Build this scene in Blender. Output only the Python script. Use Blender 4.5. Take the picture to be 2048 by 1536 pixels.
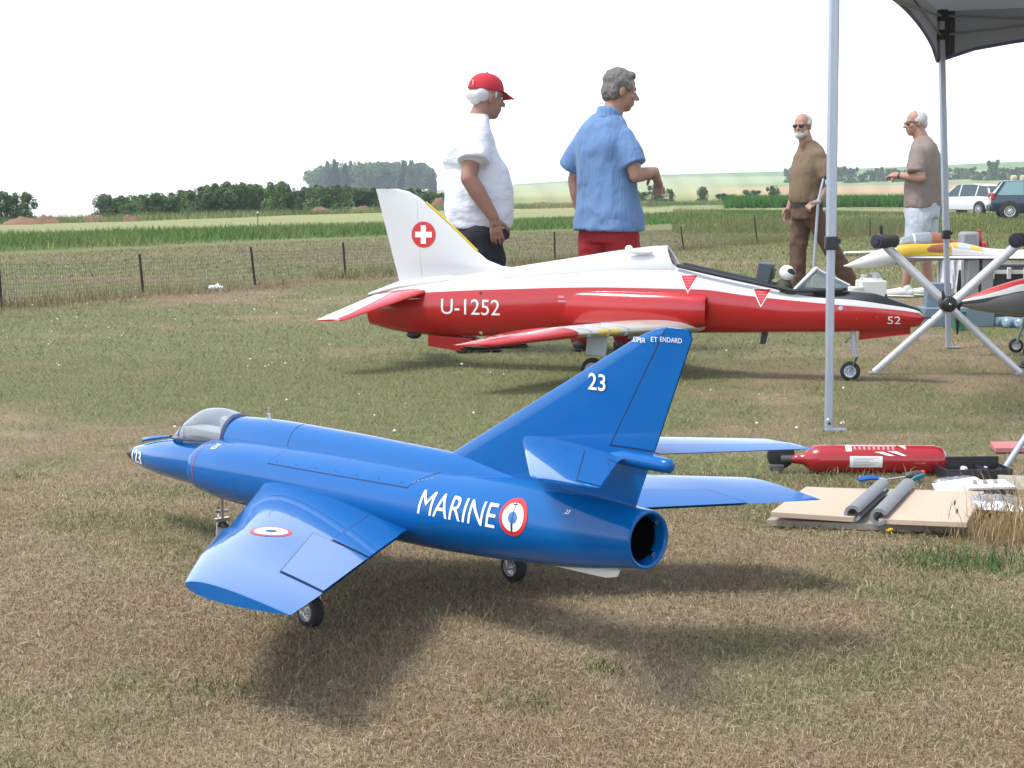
import bpy, bmesh, math, random
import numpy as np
from mathutils import Vector, Matrix, Euler

# ------------------------------------------------------------------ scene, camera, sky, sun, exposure
for o in list(bpy.data.objects): bpy.data.objects.remove(o)
sc = bpy.context.scene
COL = sc.collection
R = math.radians
FPX, HOR, CAMH = 3200.0, 380.0, 1.0          # focal length in photo pixels, horizon row, eye height
TH = math.atan((768 - HOR) / FPX)
cd = bpy.data.cameras.new('camera'); cam = bpy.data.objects.new('camera', cd); COL.objects.link(cam)
cam.location = (0, 0, CAMH); cam.rotation_euler = (math.pi / 2 - TH, 0, 0)
cd.sensor_width = 36; cd.lens = 36 * FPX / 2048; cd.clip_start = .05; cd.clip_end = 5000
sc.camera = cam
SUN = Vector((-.43, -.12, .89)).normalized()  # direction towards the sun
SUN_EL = math.asin(SUN.z); SUN_AZ = math.atan2(SUN.x, SUN.y)
w = bpy.data.worlds.new('World'); sc.world = w; w.use_nodes = True
nt = w.node_tree; bg = nt.nodes['Background']
sky = nt.nodes.new('ShaderNodeTexSky'); sky.sky_type = 'NISHITA'; sky.sun_disc = False
sky.sun_elevation = SUN_EL; sky.sun_rotation = SUN_AZ
sky.air_density = 1.0; sky.dust_density = 0.6; sky.ozone_density = 1.0; sky.altitude = 100
hs = nt.nodes.new('ShaderNodeHueSaturation'); hs.inputs['Saturation'].default_value = .4   # thin milky haze over the whole sky
nt.links.new(sky.outputs[0], hs.inputs['Color']); nt.links.new(hs.outputs[0], bg.inputs[0]); bg.inputs[1].default_value = 0.15
sl = bpy.data.lights.new('sun', 'SUN'); sl.energy = 1.65; sl.angle = R(17); sl.color = (1, .955, .89)
so = bpy.data.objects.new('sun', sl); COL.objects.link(so); so.location = (-30, 8, 60)
so.rotation_euler = SUN.to_track_quat('Z', 'Y').to_euler()
sc.view_settings.view_transform = 'Standard'; sc.view_settings.look = 'None'
sc.view_settings.gamma = 1; sc.view_settings.use_curve_mapping = False
sc.view_settings.exposure = 1.28
sc.render.engine = 'CYCLES'
random.seed(7); RNG = np.random.default_rng(7)

# ------------------------------------------------------------------ photo pixel -> place
CAM = np.array([0, 0, CAMH])
def ray(px, py):
    u = (768 - py) / FPX; x = (px - 1024) / FPX
    return np.array([x, math.cos(TH) + u * math.sin(TH), -math.sin(TH) + u * math.cos(TH)])
def onz(px, py, z=0.0):                       # where the pixel meets the level z
    d = ray(px, py); return CAM + d * ((z - CAMH) / d[2])
def atY(px, py, Y):                           # where the pixel meets the depth Y
    d = ray(px, py); return CAM + d * (Y / d[1])
class Frame:                                  # a thing's own axes: x forward, y left, z up
    def __init__(s, O, a):
        s.O = np.array([O[0], O[1], 0.0]); s.a = a
        s.F = np.array([math.cos(a), math.sin(a), 0]); s.L = np.array([-math.sin(a), math.cos(a), 0])
    def loc(s, P): q = np.array(P) - s.O; return np.array([q @ s.F, q @ s.L, q[2]])
    def y(s, px, py, yy=0.0):
        d = ray(px, py); t = ((s.O - CAM) @ s.L + yy) / (d @ s.L); return s.loc(CAM + d * t)
    def z(s, px, py, z): return s.loc(onz(px, py, z))

# ------------------------------------------------------------------ materials
MAT = {}
def mat(name, col, rough=.5, metal=0., coat=0., var=.08, scale=12., bump=0., bscale=80., spec=.5, sheen=0., trans=0., alpha=1., wave=None, emit=None, bdist=.02):
    if name in MAT: return MAT[name]
    m = bpy.data.materials.new(name); m.use_nodes = True; MAT[name] = m
    n = m.node_tree.nodes; l = m.node_tree.links; p = n['Principled BSDF']
    p.inputs['Roughness'].default_value = rough; p.inputs['Metallic'].default_value = metal
    p.inputs['Coat Weight'].default_value = coat; p.inputs['Coat Roughness'].default_value = .03; p.inputs['Coat IOR'].default_value = 1.36
    p.inputs['Specular IOR Level'].default_value = spec; p.inputs['Sheen Weight'].default_value = sheen
    p.inputs['Transmission Weight'].default_value = trans; p.inputs['Alpha'].default_value = alpha
    tc = n.new('ShaderNodeTexCoord')
    nz = n.new('ShaderNodeTexNoise'); nz.inputs['Scale'].default_value = scale; nz.inputs['Detail'].default_value = 5
    l.new(tc.outputs['Object'], nz.inputs['Vector'])
    mx = n.new('ShaderNodeMix'); mx.data_type = 'RGBA'
    a = [max(0, c * (1 - var)) for c in col[:3]] + [1]; b = [min(1, c * (1 + var)) for c in col[:3]] + [1]
    mx.inputs['A'].default_value = a; mx.inputs['B'].default_value = b
    l.new(nz.outputs['Fac'], mx.inputs['Factor']); l.new(mx.outputs['Result'], p.inputs['Base Color'])
    mr = n.new('ShaderNodeMapRange'); mr.inputs['To Min'].default_value = max(0, rough - .06); mr.inputs['To Max'].default_value = min(1, rough + .06)
    l.new(nz.outputs['Fac'], mr.inputs['Value']); l.new(mr.outputs[0], p.inputs['Roughness'])
    if bump:
        n2 = n.new('ShaderNodeTexNoise'); n2.inputs['Scale'].default_value = bscale; n2.inputs['Detail'].default_value = 4
        if wave:
            mp = n.new('ShaderNodeMapping'); mp.inputs['Scale'].default_value = wave
            l.new(tc.outputs['Object'], mp.inputs['Vector']); l.new(mp.outputs[0], n2.inputs['Vector'])
        else: l.new(tc.outputs['Object'], n2.inputs['Vector'])
        bp = n.new('ShaderNodeBump'); bp.inputs['Strength'].default_value = bump; bp.inputs['Distance'].default_value = bdist
        l.new(n2.outputs['Fac'], bp.inputs['Height']); l.new(bp.outputs[0], p.inputs['Normal'])
    if emit: p.inputs['Emission Color'].default_value = emit
    return m
def glassmat(name, tint, opac=.25, rough=.03):
    if name in MAT: return MAT[name]
    m = bpy.data.materials.new(name); m.use_nodes = True; MAT[name] = m
    n = m.node_tree.nodes; l = m.node_tree.links; p = n['Principled BSDF']
    p.inputs['Base Color'].default_value = (*tint, 1); p.inputs['Roughness'].default_value = rough
    tr = n.new('ShaderNodeBsdfTransparent'); mx = n.new('ShaderNodeMixShader'); fr = n.new('ShaderNodeFresnel')
    fr.inputs['IOR'].default_value = 1.5
    ad = n.new('ShaderNodeMath'); ad.operation = 'ADD'; ad.use_clamp = True; ad.inputs[1].default_value = opac
    l.new(fr.outputs[0], ad.inputs[0]); l.new(ad.outputs[0], mx.inputs[0])
    l.new(tr.outputs[0], mx.inputs[1]); l.new(p.outputs[0], mx.inputs[2]); l.new(mx.outputs[0], n['Material Output'].inputs[0])
    return m
def attrmat(name, rough=.85, bump=0., bscale=60., trans=0., fine=None):
    if name in MAT: return MAT[name]
    m = bpy.data.materials.new(name); m.use_nodes = True; MAT[name] = m
    n = m.node_tree.nodes; l = m.node_tree.links; p = n['Principled BSDF']
    p.inputs['Roughness'].default_value = rough; p.inputs['Specular IOR Level'].default_value = .25
    at = n.new('ShaderNodeAttribute'); at.attribute_name = 'col'
    src = at.outputs['Color']
    if fine:
        tc = n.new('ShaderNodeTexCoord')
        for sca, amt in fine:
            nz = n.new('ShaderNodeTexNoise'); nz.inputs['Scale'].default_value = sca; nz.inputs['Detail'].default_value = 6; nz.inputs['Roughness'].default_value = .7
            l.new(tc.outputs['Object'], nz.inputs['Vector'])
            mr = n.new('ShaderNodeMapRange'); mr.inputs['From Min'].default_value = .25; mr.inputs['From Max'].default_value = .75
            mr.inputs['To Min'].default_value = 1 - amt; mr.inputs['To Max'].default_value = 1 + amt
            l.new(nz.outputs['Fac'], mr.inputs['Value'])
            vm = n.new('ShaderNodeVectorMath'); vm.operation = 'SCALE'
            l.new(src, vm.inputs[0]); l.new(mr.outputs[0], vm.inputs['Scale']); src = vm.outputs[0]
    l.new(src, p.inputs['Base Color'])
    if bump:
        tc = n.new('ShaderNodeTexCoord'); n2 = n.new('ShaderNodeTexNoise'); n2.inputs['Scale'].default_value = bscale; n2.inputs['Detail'].default_value = 5
        l.new(tc.outputs['Object'], n2.inputs['Vector'])
        bp = n.new('ShaderNodeBump'); bp.inputs['Strength'].default_value = bump; bp.inputs['Distance'].default_value = .03
        l.new(n2.outputs['Fac'], bp.inputs['Height']); l.new(bp.outputs[0], p.inputs['Normal'])
    if trans:
        t = n.new('ShaderNodeBsdfTranslucent'); mx = n.new('ShaderNodeMixShader'); mx.inputs[0].default_value = trans
        l.new(src, t.inputs[0]); l.new(p.outputs[0], mx.inputs[1]); l.new(t.outputs[0], mx.inputs[2]); l.new(mx.outputs[0], n['Material Output'].inputs[0])
    return m

# ------------------------------------------------------------------ objects
def tag(o, label=None, cat=None, group=None, kind=None):
    if label: o['label'] = label
    if cat: o['category'] = cat
    if group: o['group'] = group
    if kind: o['kind'] = kind
    return o
def thing(name, label, cat, loc=(0, 0, 0), rz=0., group=None):
    o = bpy.data.objects.new(name, None); COL.objects.link(o); o.empty_display_size = .05
    o.location = loc; o.rotation_euler = (0, 0, rz)
    return tag(o, label, cat, group)
def copy_tree(o, parent=None):
    c = o.copy(); COL.objects.link(c); c.parent = parent
    if parent is not None: c.matrix_parent_inverse = o.matrix_parent_inverse.copy()
    for ch in list(o.children): copy_tree(ch, c)
    return c
def raw_mesh(name, V, Fa, mats, parent=None, mi=None, smooth=True, sharp=35, colors=None):
    me = bpy.data.meshes.new(name)
    me.from_pydata([tuple(map(float, v)) for v in V], [], [tuple(int(i) for i in f) for f in Fa])
    for m in (mats if isinstance(mats, (list, tuple)) else [mats]): me.materials.append(MAT[m] if isinstance(m, str) else m)
    if mi is not None: me.polygons.foreach_set('material_index', list(mi))
    bm = bmesh.new(); bm.from_mesh(me); bmesh.ops.recalc_face_normals(bm, faces=bm.faces); bm.to_mesh(me); bm.free()
    if smooth:
        me.shade_smooth()
        if sharp: me.set_sharp_from_angle(angle=R(sharp))
    me.update()
    o = bpy.data.objects.new(name, me); COL.objects.link(o); o.parent = parent
    return o
def np_mesh(name, V, T, mats, colors=None, parent=None, smooth=False):
    """big triangle soup from numpy arrays, with an optional colour per vertex"""
    me = bpy.data.meshes.new(name); nv, ntr = len(V), len(T); k = T.shape[1]
    me.vertices.add(nv); me.vertices.foreach_set('co', np.ascontiguousarray(V, np.float32).ravel())
    me.loops.add(ntr * k); me.loops.foreach_set('vertex_index', np.ascontiguousarray(T, np.int32).ravel())
    me.polygons.add(ntr); me.polygons.foreach_set('loop_start', np.arange(0, ntr * k, k, dtype=np.int32))
    me.polygons.foreach_set('loop_total', np.full(ntr, k, np.int32))
    if colors is not None:
        at = me.color_attributes.new('col', 'FLOAT_COLOR', 'POINT')
        c4 = np.ones((nv, 4), np.float32); c4[:, :3] = colors; at.data.foreach_set('color', c4.ravel())
    me.materials.append(MAT[mats] if isinstance(mats, str) else mats)
    me.update(calc_edges=True); me.validate()
    if smooth: me.shade_smooth()
    o = bpy.data.objects.new(name, me); COL.objects.link(o); o.parent = parent
    return o
def basis(d):
    d = Vector(d).normalized(); u = Vector((0, 0, 1)) if abs(d.z) < .95 else Vector((1, 0, 0))
    a = d.cross(u).normalized(); b = a.cross(d).normalized()
    return np.array(a), np.array(b), np.array(d)
class MB:
    def __init__(s): s.v = []; s.f = []; s.mi = []; s.cur = 0
    def add(s, V, Fa):
        k = len(s.v); s.v += [tuple(map(float, p)) for p in V]
        s.f += [tuple(i + k for i in f) for f in Fa]; s.mi += [s.cur] * len(Fa); return s
    def box(s, c, size, rz=0., rx=0., ry=0.):
        M = Euler((rx, ry, rz)).to_matrix(); h = [q / 2 for q in size]
        V = [tuple(Vector(c) + M @ Vector((sx * h[0], sy * h[1], sz * h[2]))) for sx in (-1, 1) for sy in (-1, 1) for sz in (-1, 1)]
        return s.add(V, [(0, 1, 3, 2), (4, 6, 7, 5), (0, 4, 5, 1), (2, 3, 7, 6), (0, 2, 6, 4), (1, 5, 7, 3)])
    def loft(s, rings, caps=True, closed=True):
        n = len(rings[0]); V = [p for r in rings for p in r]; Fa = []
        for i in range(len(rings) - 1):
            for j in range(n if closed else n - 1):
                k = (j + 1) % n; Fa.append((i * n + j, i * n + k, (i + 1) * n + k, (i + 1) * n + j))
        if caps: Fa.append(tuple(range(n))); Fa.append(tuple((len(rings) - 1) * n + j for j in range(n)))
        return s.add(V, Fa)
    def tube(s, path, r, n=10, caps=True, flat=1.):
        P = [np.array(p, float) for p in path]; rs = r if isinstance(r, (list, tuple)) else [r] * len(P); rings = []
        for i, p in enumerate(P):
            d = P[min(i + 1, len(P) - 1)] - P[max(i - 1, 0)]; a, b, _ = basis(d)
            rings.append([p + rs[i] * (math.cos(t) * a * flat + math.sin(t) * b) for t in np.linspace(0, 2 * math.pi, n, endpoint=False)])
        return s.loft(rings, caps)
    def cap(s, p0, r0, p1, r1, n=14, flat=None):
        """rounded tapered limb"""
        p0 = np.array(p0, float); p1 = np.array(p1, float); d = p1 - p0
        a, b, dd = basis(d); rings = []
        fa, fb = flat if flat else (1, 1)
        for t in np.linspace(-90, 0, 5)[0:]:
            q = p0 + dd * r0 * math.sin(R(t)); rr = max(r0 * math.cos(R(t)), r0 * .05); rings.append((q, rr))
        for t in (.33, .67): rings.append((p0 + d * t, r0 + (r1 - r0) * t))
        for t in np.linspace(0, 90, 5):
            q = p1 + dd * r1 * math.sin(R(t)); rr = max(r1 * math.cos(R(t)), r1 * .05); rings.append((q, rr))
        return s.loft([[q + rr * (math.cos(t) * a * fa + math.sin(t) * b * fb) for t in np.linspace(0, 2 * math.pi, n, endpoint=False)] for q, rr in rings])
    def ell(s, c, r, nu=18, nv=11, rot=None):
        M = rot.to_matrix() if rot else None; rings = []
        for i in range(nv):
            t = -math.pi / 2 + math.pi * (i + .02) / (nv - 1 + .04); ring = []
            for u in np.linspace(0, 2 * math.pi, nu, endpoint=False):
                p = Vector((r[0] * math.cos(t) * math.cos(u), r[1] * math.cos(t) * math.sin(u), r[2] * math.sin(t)))
                if M: p = M @ p
                ring.append(np.array(c) + np.array(p))
            rings.append(ring)
        return s.loft(rings)
    def lathe(s, o, axis, prof, n=24, caps=True):
        """prof: list of (distance along axis, radius)"""
        a, b, d = basis(axis); o = np.array(o, float)
        return s.loft([[o + d * t + rr * (math.cos(q) * a + math.sin(q) * b) for q in np.linspace(0, 2 * math.pi, n, endpoint=False)] for t, rr in prof], caps)
    def prism(s, poly, axis, thick):
        """flat polygon (3D points) given a thickness along axis"""
        a = np.array(axis, float) * thick / 2; n = len(poly); P = [np.array(p, float) for p in poly]
        return s.add([p - a for p in P] + [p + a for p in P], [tuple(range(n)), tuple(range(2 * n - 1, n - 1, -1))] + [(i, (i + 1) % n, n + (i + 1) % n, n + i) for i in range(n)])
    def build(s, name, m, parent=None, smooth=True, sharp=35, bevel=0, remesh=0, sm=0, label=None):
        o = raw_mesh(name, s.v, s.f, m, parent, s.mi, smooth, None if remesh else sharp)
        if bevel:
            b = o.modifiers.new('bevel', 'BEVEL'); b.width = bevel; b.segments = 2; b.limit_method = 'ANGLE'; b.angle_limit = R(35)
        if remesh:
            q = o.modifiers.new('remesh', 'REMESH'); q.mode = 'VOXEL'; q.voxel_size = remesh; q.use_smooth_shade = True
            if sm:
                k = o.modifiers.new('smooth', 'SMOOTH'); k.iterations = sm; k.factor = .5
        if label: o['label'] = label
        return o
def pchip(x, xs, ys):
    """monotone cubic through (xs, ys); xs ascending"""
    xs = np.array(xs, float); ys = np.array(ys, float); h = np.diff(xs); dl = np.diff(ys) / h; m = np.zeros(len(xs))
    m[0] = dl[0]; m[-1] = dl[-1]
    for i in range(1, len(xs) - 1):
        if dl[i - 1] * dl[i] > 0:
            w1 = 2 * h[i] + h[i - 1]; w2 = h[i] + 2 * h[i - 1]; m[i] = (w1 + w2) / (w1 / dl[i - 1] + w2 / dl[i])
    x = np.clip(x, xs[0], xs[-1]); i = np.clip(np.searchsorted(xs, x) - 1, 0, len(xs) - 2); t = (x - xs[i]) / h[i]
    return (2 * t**3 - 3 * t**2 + 1) * ys[i] + (t**3 - 2 * t**2 + t) * h[i] * m[i] + (-2 * t**3 + 3 * t**2) * ys[i + 1] + (t**3 - t**2) * h[i] * m[i + 1]
class Hull:
    """a fuselage: stations (x, half width, top z, bottom z, exponent)"""
    def __init__(s, st):
        st = sorted(st); s.xs = [q[0] for q in st]; s.c = [[q[i] for q in st] for i in range(1, 5)]
    def at(s, x): return [pchip(x, s.xs, c) for c in s.c]
    def yz(s, x, z, y0=0.):
        w_, zt, zb, n = s.at(x); zc = (zt + zb) / 2; h = (zt - zb) / 2
        q = min(1, abs((z - zc) / h)); return w_ * max(0, 1 - q ** n) ** (1 / n)
    def pt(s, x, th):
        w_, zt, zb, n = s.at(x); zc = (zt + zb) / 2; h = (zt - zb) / 2; c = math.cos(th); q = math.sin(th)
        return np.array([x, w_ * math.copysign(abs(c) ** (2 / n), c), zc + h * math.copysign(abs(q) ** (2 / n), q)])
    def th_of_z(s, x, z):
        w_, zt, zb, n = s.at(x); zc = (zt + zb) / 2; h = (zt - zb) / 2; q = max(-1, min(1, (z - zc) / h))
        return math.asin(math.copysign(abs(q) ** (n / 2), q))
    def mesh(s, mb, x0, x1, nx=60, nt=40, caps=True):
        rings = [[s.pt(x, t) for t in np.linspace(-math.pi / 2, 1.5 * math.pi, nt, endpoint=False)] for x in np.linspace(x0, x1, nx)]
        return mb.loft(rings, caps)
    def mesh_split(s, mb, x0, x1, splits, nx=80, k=12, caps=True):
        """material bands split at heights z(x); splits ascending list of functions"""
        rings = []; nb = len(splits) + 1
        for x in np.linspace(x0, x1, nx):
            ths = [-math.pi / 2] + [s.th_of_z(x, f(x)) for f in splits] + [math.pi / 2]
            for i in range(1, len(ths)): ths[i] = max(ths[i], ths[i - 1] + 1e-4 if i < len(ths) - 1 else ths[i])
            half = []
            for i in range(nb): half += list(np.linspace(ths[i], ths[i + 1], k, endpoint=False))
            full = half + [math.pi / 2] + [math.pi - t for t in half[::-1]][:-1]
            rings.append([s.pt(x, t) for t in full])
        n = len(rings[0]); V = [p for r in rings for p in r]; H = nb * k
        for i in range(len(rings) - 1):
            for j in range(n):
                q = (j + 1) % n; jj = j if j < H else (2 * H - 1 - j)
                mb.cur = jj // k; mb.add([], [])
                mb.f.append((i * n + j, i * n + q, (i + 1) * n + q, (i + 1) * n + j)); mb.mi.append(mb.cur)
        mb.v += [tuple(map(float, p)) for p in V]
        if caps:
            mb.cur = 0; mb.f += [tuple(range(n)), tuple((len(rings) - 1) * n + j for j in range(n))]; mb.mi += [0, 0]
        return mb
def naca(c): return 5 * (.2969 * math.sqrt(max(c, 0)) - .126 * c - .3516 * c * c + .2843 * c**3 - .1036 * c**4)
class Wing:
    """stations (leading edge, trailing edge, thickness); up = thickness direction"""
    def __init__(s, st, up=(0, 0, 1)):
        s.st = [(np.array(a, float), np.array(b, float), t) for a, b, t in st]; s.up = np.array(up, float)
        sp = [0.]
        for i in range(1, len(st)): sp.append(sp[-1] + max(1e-6, np.linalg.norm((s.st[i][1] - s.st[i - 1][1]))))
        s.sp = [q / sp[-1] for q in sp]
    def lerp(s, t):
        i = min(max(int(np.searchsorted(s.sp, t, side='right')) - 1, 0), len(s.st) - 2)
        k = (t - s.sp[i]) / (s.sp[i + 1] - s.sp[i]); A, B_ = s.st[i], s.st[i + 1]
        return A[0] + (B_[0] - A[0]) * k, A[1] + (B_[1] - A[1]) * k, A[2] + (B_[2] - A[2]) * k
    def pt(s, t, c, side=1, off=0.):
        le, te, th = s.lerp(t); return le + (te - le) * c + s.up * side * (th * naca(c) + off)
    def mesh(s, mb, nc=22, caps=True, nsub=1):
        cs = [.5 - .5 * math.cos(math.pi * i / nc) for i in range(nc + 1)]; rings = []
        for le, te, th in s.st:
            r = [le + (te - le) * c + s.up * th * naca(c) for c in cs[::-1]] + [le + (te - le) * c - s.up * th * naca(c) for c in cs[1:-1]]
            rings.append(r)
        return mb.loft(rings, caps)
    def patch(s, mb, t0, t1, ca, cb, off, side=1, ns=8, nc=8, grow=0.):
        """ca, cb: (chord at t0, chord at t1) for the front and rear edge"""
        rings = []
        for i in range(ns + 1):
            u = -grow + (1 + 2 * grow) * i / ns; t = t0 + (t1 - t0) * u; a = ca[0] + (ca[1] - ca[0]) * u; b = cb[0] + (cb[1] - cb[0]) * u
            g = grow * (t1 - t0) * .9; a -= g
            rings.append([s.pt(min(max(t, 0), 1), min(max(a + (b - a) * j / nc, 0), 1), side, off) for j in range(nc + 1)])
        return mb.loft(rings, False, closed=False)

def text_shape(body, size, bold=0., shear=0., sx=1.):
    cu = bpy.data.curves.new('lettering', 'FONT'); cu.body = body; cu.size = 1; cu.offset = bold; cu.shear = shear; cu.resolution_u = 4
    ob = bpy.data.objects.new('lettering', cu); me = bpy.data.meshes.new_from_object(ob)
    bm = bmesh.new(); bm.from_mesh(me); bmesh.ops.remove_doubles(bm, verts=bm.verts, dist=1e-5)
    bmesh.ops.triangulate(bm, faces=bm.faces)
    for _ in range(3):
        ed = [e for e in bm.edges if e.calc_length() > .14]
        if ed: bmesh.ops.subdivide_edges(bm, edges=ed, cuts=1); bmesh.ops.triangulate(bm, faces=bm.faces)
    bm.verts.ensure_lookup_table(); bm.verts.index_update()
    V = np.array([v.co[:2] for v in bm.verts]); Fa = [[v.index for v in f.verts] for f in bm.faces]
    bm.free(); bpy.data.objects.remove(ob); bpy.data.curves.remove(cu); bpy.data.meshes.remove(me)
    V[:, 0] -= V[:, 0].min(); V[:, 1] -= V[:, 1].min(); h = V[:, 1].max()
    V = V * (size / h); V[:, 0] *= sx
    return V, Fa
def disc_shape(r, n=40, rings=6, hole=0.):
    V = []; Fa = []
    for i in range(rings + 1):
        rr = hole + (r - hole) * i / rings
        V += [(rr * math.cos(t), rr * math.sin(t)) for t in np.linspace(0, 2 * math.pi, n, endpoint=False)]
    for i in range(rings):
        for j in range(n): k = (j + 1) % n; Fa.append((i * n + j, i * n + k, (i + 1) * n + k, (i + 1) * n + j))
    return np.array(V), Fa
def poly_shape(pts, sub=3):
    bm = bmesh.new(); vs = [bm.verts.new((p[0], p[1], 0)) for p in pts]; bm.faces.new(vs); bm.normal_update(); bmesh.ops.triangulate(bm, faces=bm.faces)
    for _ in range(sub): bmesh.ops.subdivide_edges(bm, edges=bm.edges[:], cuts=1, use_grid_fill=True)
    bm.verts.ensure_lookup_table(); bm.verts.index_update(); V = np.array([v.co[:2] for v in bm.verts]); Fa = [[v.index for v in f.verts] for f in bm.faces]; bm.free()
    return V, Fa
def decal(name, shape, fn, m, parent):
    V, Fa = shape; return raw_mesh(name, [fn(p[0], p[1]) for p in V], Fa, m, parent, sharp=None)
def wheel(parent, c, r, wdt, axis=(0, 1, 0), name='wheel', rim='rim_metal', spokes=0):
    """tyre with a rounded tread, rim with hub and holes; tyre is the wheel's mesh, rim its child"""
    a = np.array(axis, float); k = r * .62
    mb = MB(); mb.lathe(np.array(c) - a * wdt / 2, a, [(0, k), (0, r * .88), (wdt * .12, r * .96), (wdt * .3, r), (wdt * .7, r), (wdt * .88, r * .96), (wdt, r * .88), (wdt, k), (wdt * .7, k * .98), (wdt * .3, k * .98), (0, k)], 32, False)
    ty = mb.build(name, 'tyre', parent, sharp=50)
    mb = MB()
    for sgn in (-1, 1):
        o = np.array(c) + a * sgn * wdt * .5
        mb.lathe(o, a * sgn, [(-wdt * .05, k * 1.0), (wdt * .02, k * .98), (wdt * .02, k * .86), (-wdt * .16, k * .78), (-wdt * .2, k * .34), (-wdt * .02, k * .3), (0, k * .12), (0, .0005)], 28, False)
    ri = mb.build('rim', rim, ty, sharp=30)
    mb = MB(); A, Bv, _ = basis(a)
    for sgn in (-1, 1):
        for i in range(8):
            t = i * math.pi / 4; mb.lathe(np.array(c) + a * sgn * wdt * .33 + (math.cos(t) * A + math.sin(t) * Bv) * k * .58, a * sgn, [(0, k * .085), (wdt * .012, k * .085), (wdt * .012, .0003)], 8, False)
    mb.build('bolt_ring', 'black_rubber', ty)
    return ty
# common materials
mat('tyre', (.018, .018, .019), .75, var=.2, bump=.1, bscale=120); mat('black_rubber', (.012, .012, .013), .6)
mat('rim_metal', (.62, .63, .65), .32, metal=.9); mat('rim_grey', (.42, .46, .52), .4, var=.06); mat('chrome', (.7, .71, .72), .2, metal=1.)
mat('aluminium', (.40, .45, .53), .42, metal=.55, var=.05); mat('aluminium_white', (.62, .64, .68), .4, metal=.25, var=.05)
mat('black_plastic', (.02, .021, .023), .45); mat('dark_grey', (.06, .065, .07), .5); mat('decal_white', (.80, .80, .80), .35)
mat('decal_red', (.55, .025, .03), .35); mat('decal_navy', (.015, .04, .14), .35); mat('decal_black', (.012, .012, .014), .5); mat('decal_yellow', (.62, .46, .03), .4)
# ------------------------------------------------------------------ land: height, cover, ground sheet
def _hash(ix, iy, seed):
    h = (ix.astype(np.int64) * 374761393 + iy.astype(np.int64) * 668265263 + seed * 2147483647) & 0xffffffff
    h = ((h ^ (h >> 13)) * 1274126177) & 0xffffffff
    return ((h ^ (h >> 16)) & 0xffff) / 65535.0
def vnoise(x, y, seed=0):
    ix = np.floor(x); iy = np.floor(y); fx = x - ix; fy = y - iy; fx = fx * fx * (3 - 2 * fx); fy = fy * fy * (3 - 2 * fy)
    a = _hash(ix, iy, seed); b = _hash(ix + 1, iy, seed); c = _hash(ix, iy + 1, seed); d = _hash(ix + 1, iy + 1, seed)
    return (a * (1 - fx) + b * fx) * (1 - fy) + (c * (1 - fx) + d * fx) * fy
def fbm(x, y, seed=0, o=4):
    s = 0; a = .5; t = 0
    for i in range(o): s = s + a * vnoise(x * 2**i, y * 2**i, seed + i); t += a; a *= .55
    return s / t
def sstep(a, b, x): t = np.clip((x - a) / (b - a), 0, 1); return t * t * (3 - 2 * t)
NRM = (-.878, .478)                           # across the runway, away from the camera side; fence at 10.35
def across(X, Y): return NRM[0] * X + NRM[1] * Y
def height(X, Y):
    X = np.asarray(X, float); Y = np.asarray(Y, float); D = np.hypot(X, Y); Yp = np.maximum(Y, 1.)
    u = np.clip(X / Yp, -1.2, 1.2) * FPX
    e = np.interp(u, [-1500, -850, -400, -150, 0, 280, 580, 1030, 1800], [-.02, -.016, -.008, .0015, .0035, .0095, .012, .0172, .02])
    t = np.clip((D - 200) / 800, 0, 1) ** 1.5
    far = np.where(D < 1000, t * (1000 * e + 1), (1000 * e + 1) - (D - 1000) * .05)
    a = across(X, Y); crest = -np.clip(a - 40, 0, 400) * .022 * sstep(-50, -400, u) * (Y > 0)
    bumps = (fbm(X * .9, Y * .9, 3) - .5) * .03 * sstep(7., 12, D) + (fbm(X * .05, Y * .05, 5) - .5) * .5 * sstep(25, 90, D)
    ditch = .02 * np.exp(-((a - 23) / 3.2) ** 2) * (Y > 0)
    return far * (Y > 0) + crest + bumps + ditch - .12 * sstep(30, 60, D)
def zg(x, y): return float(height(np.array([x]), np.array([y]))[0])
def mixc(a, b, t): t = np.asarray(t)[..., None]; return a * (1 - t) + b * t
def C3(*c): return np.array(c, float)
DRY, STRAW, GREEN, DGREEN = C3(.265, .20, .122), C3(.36, .29, .19), C3(.155, .178, .070), C3(.06, .10, .025)
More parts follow.
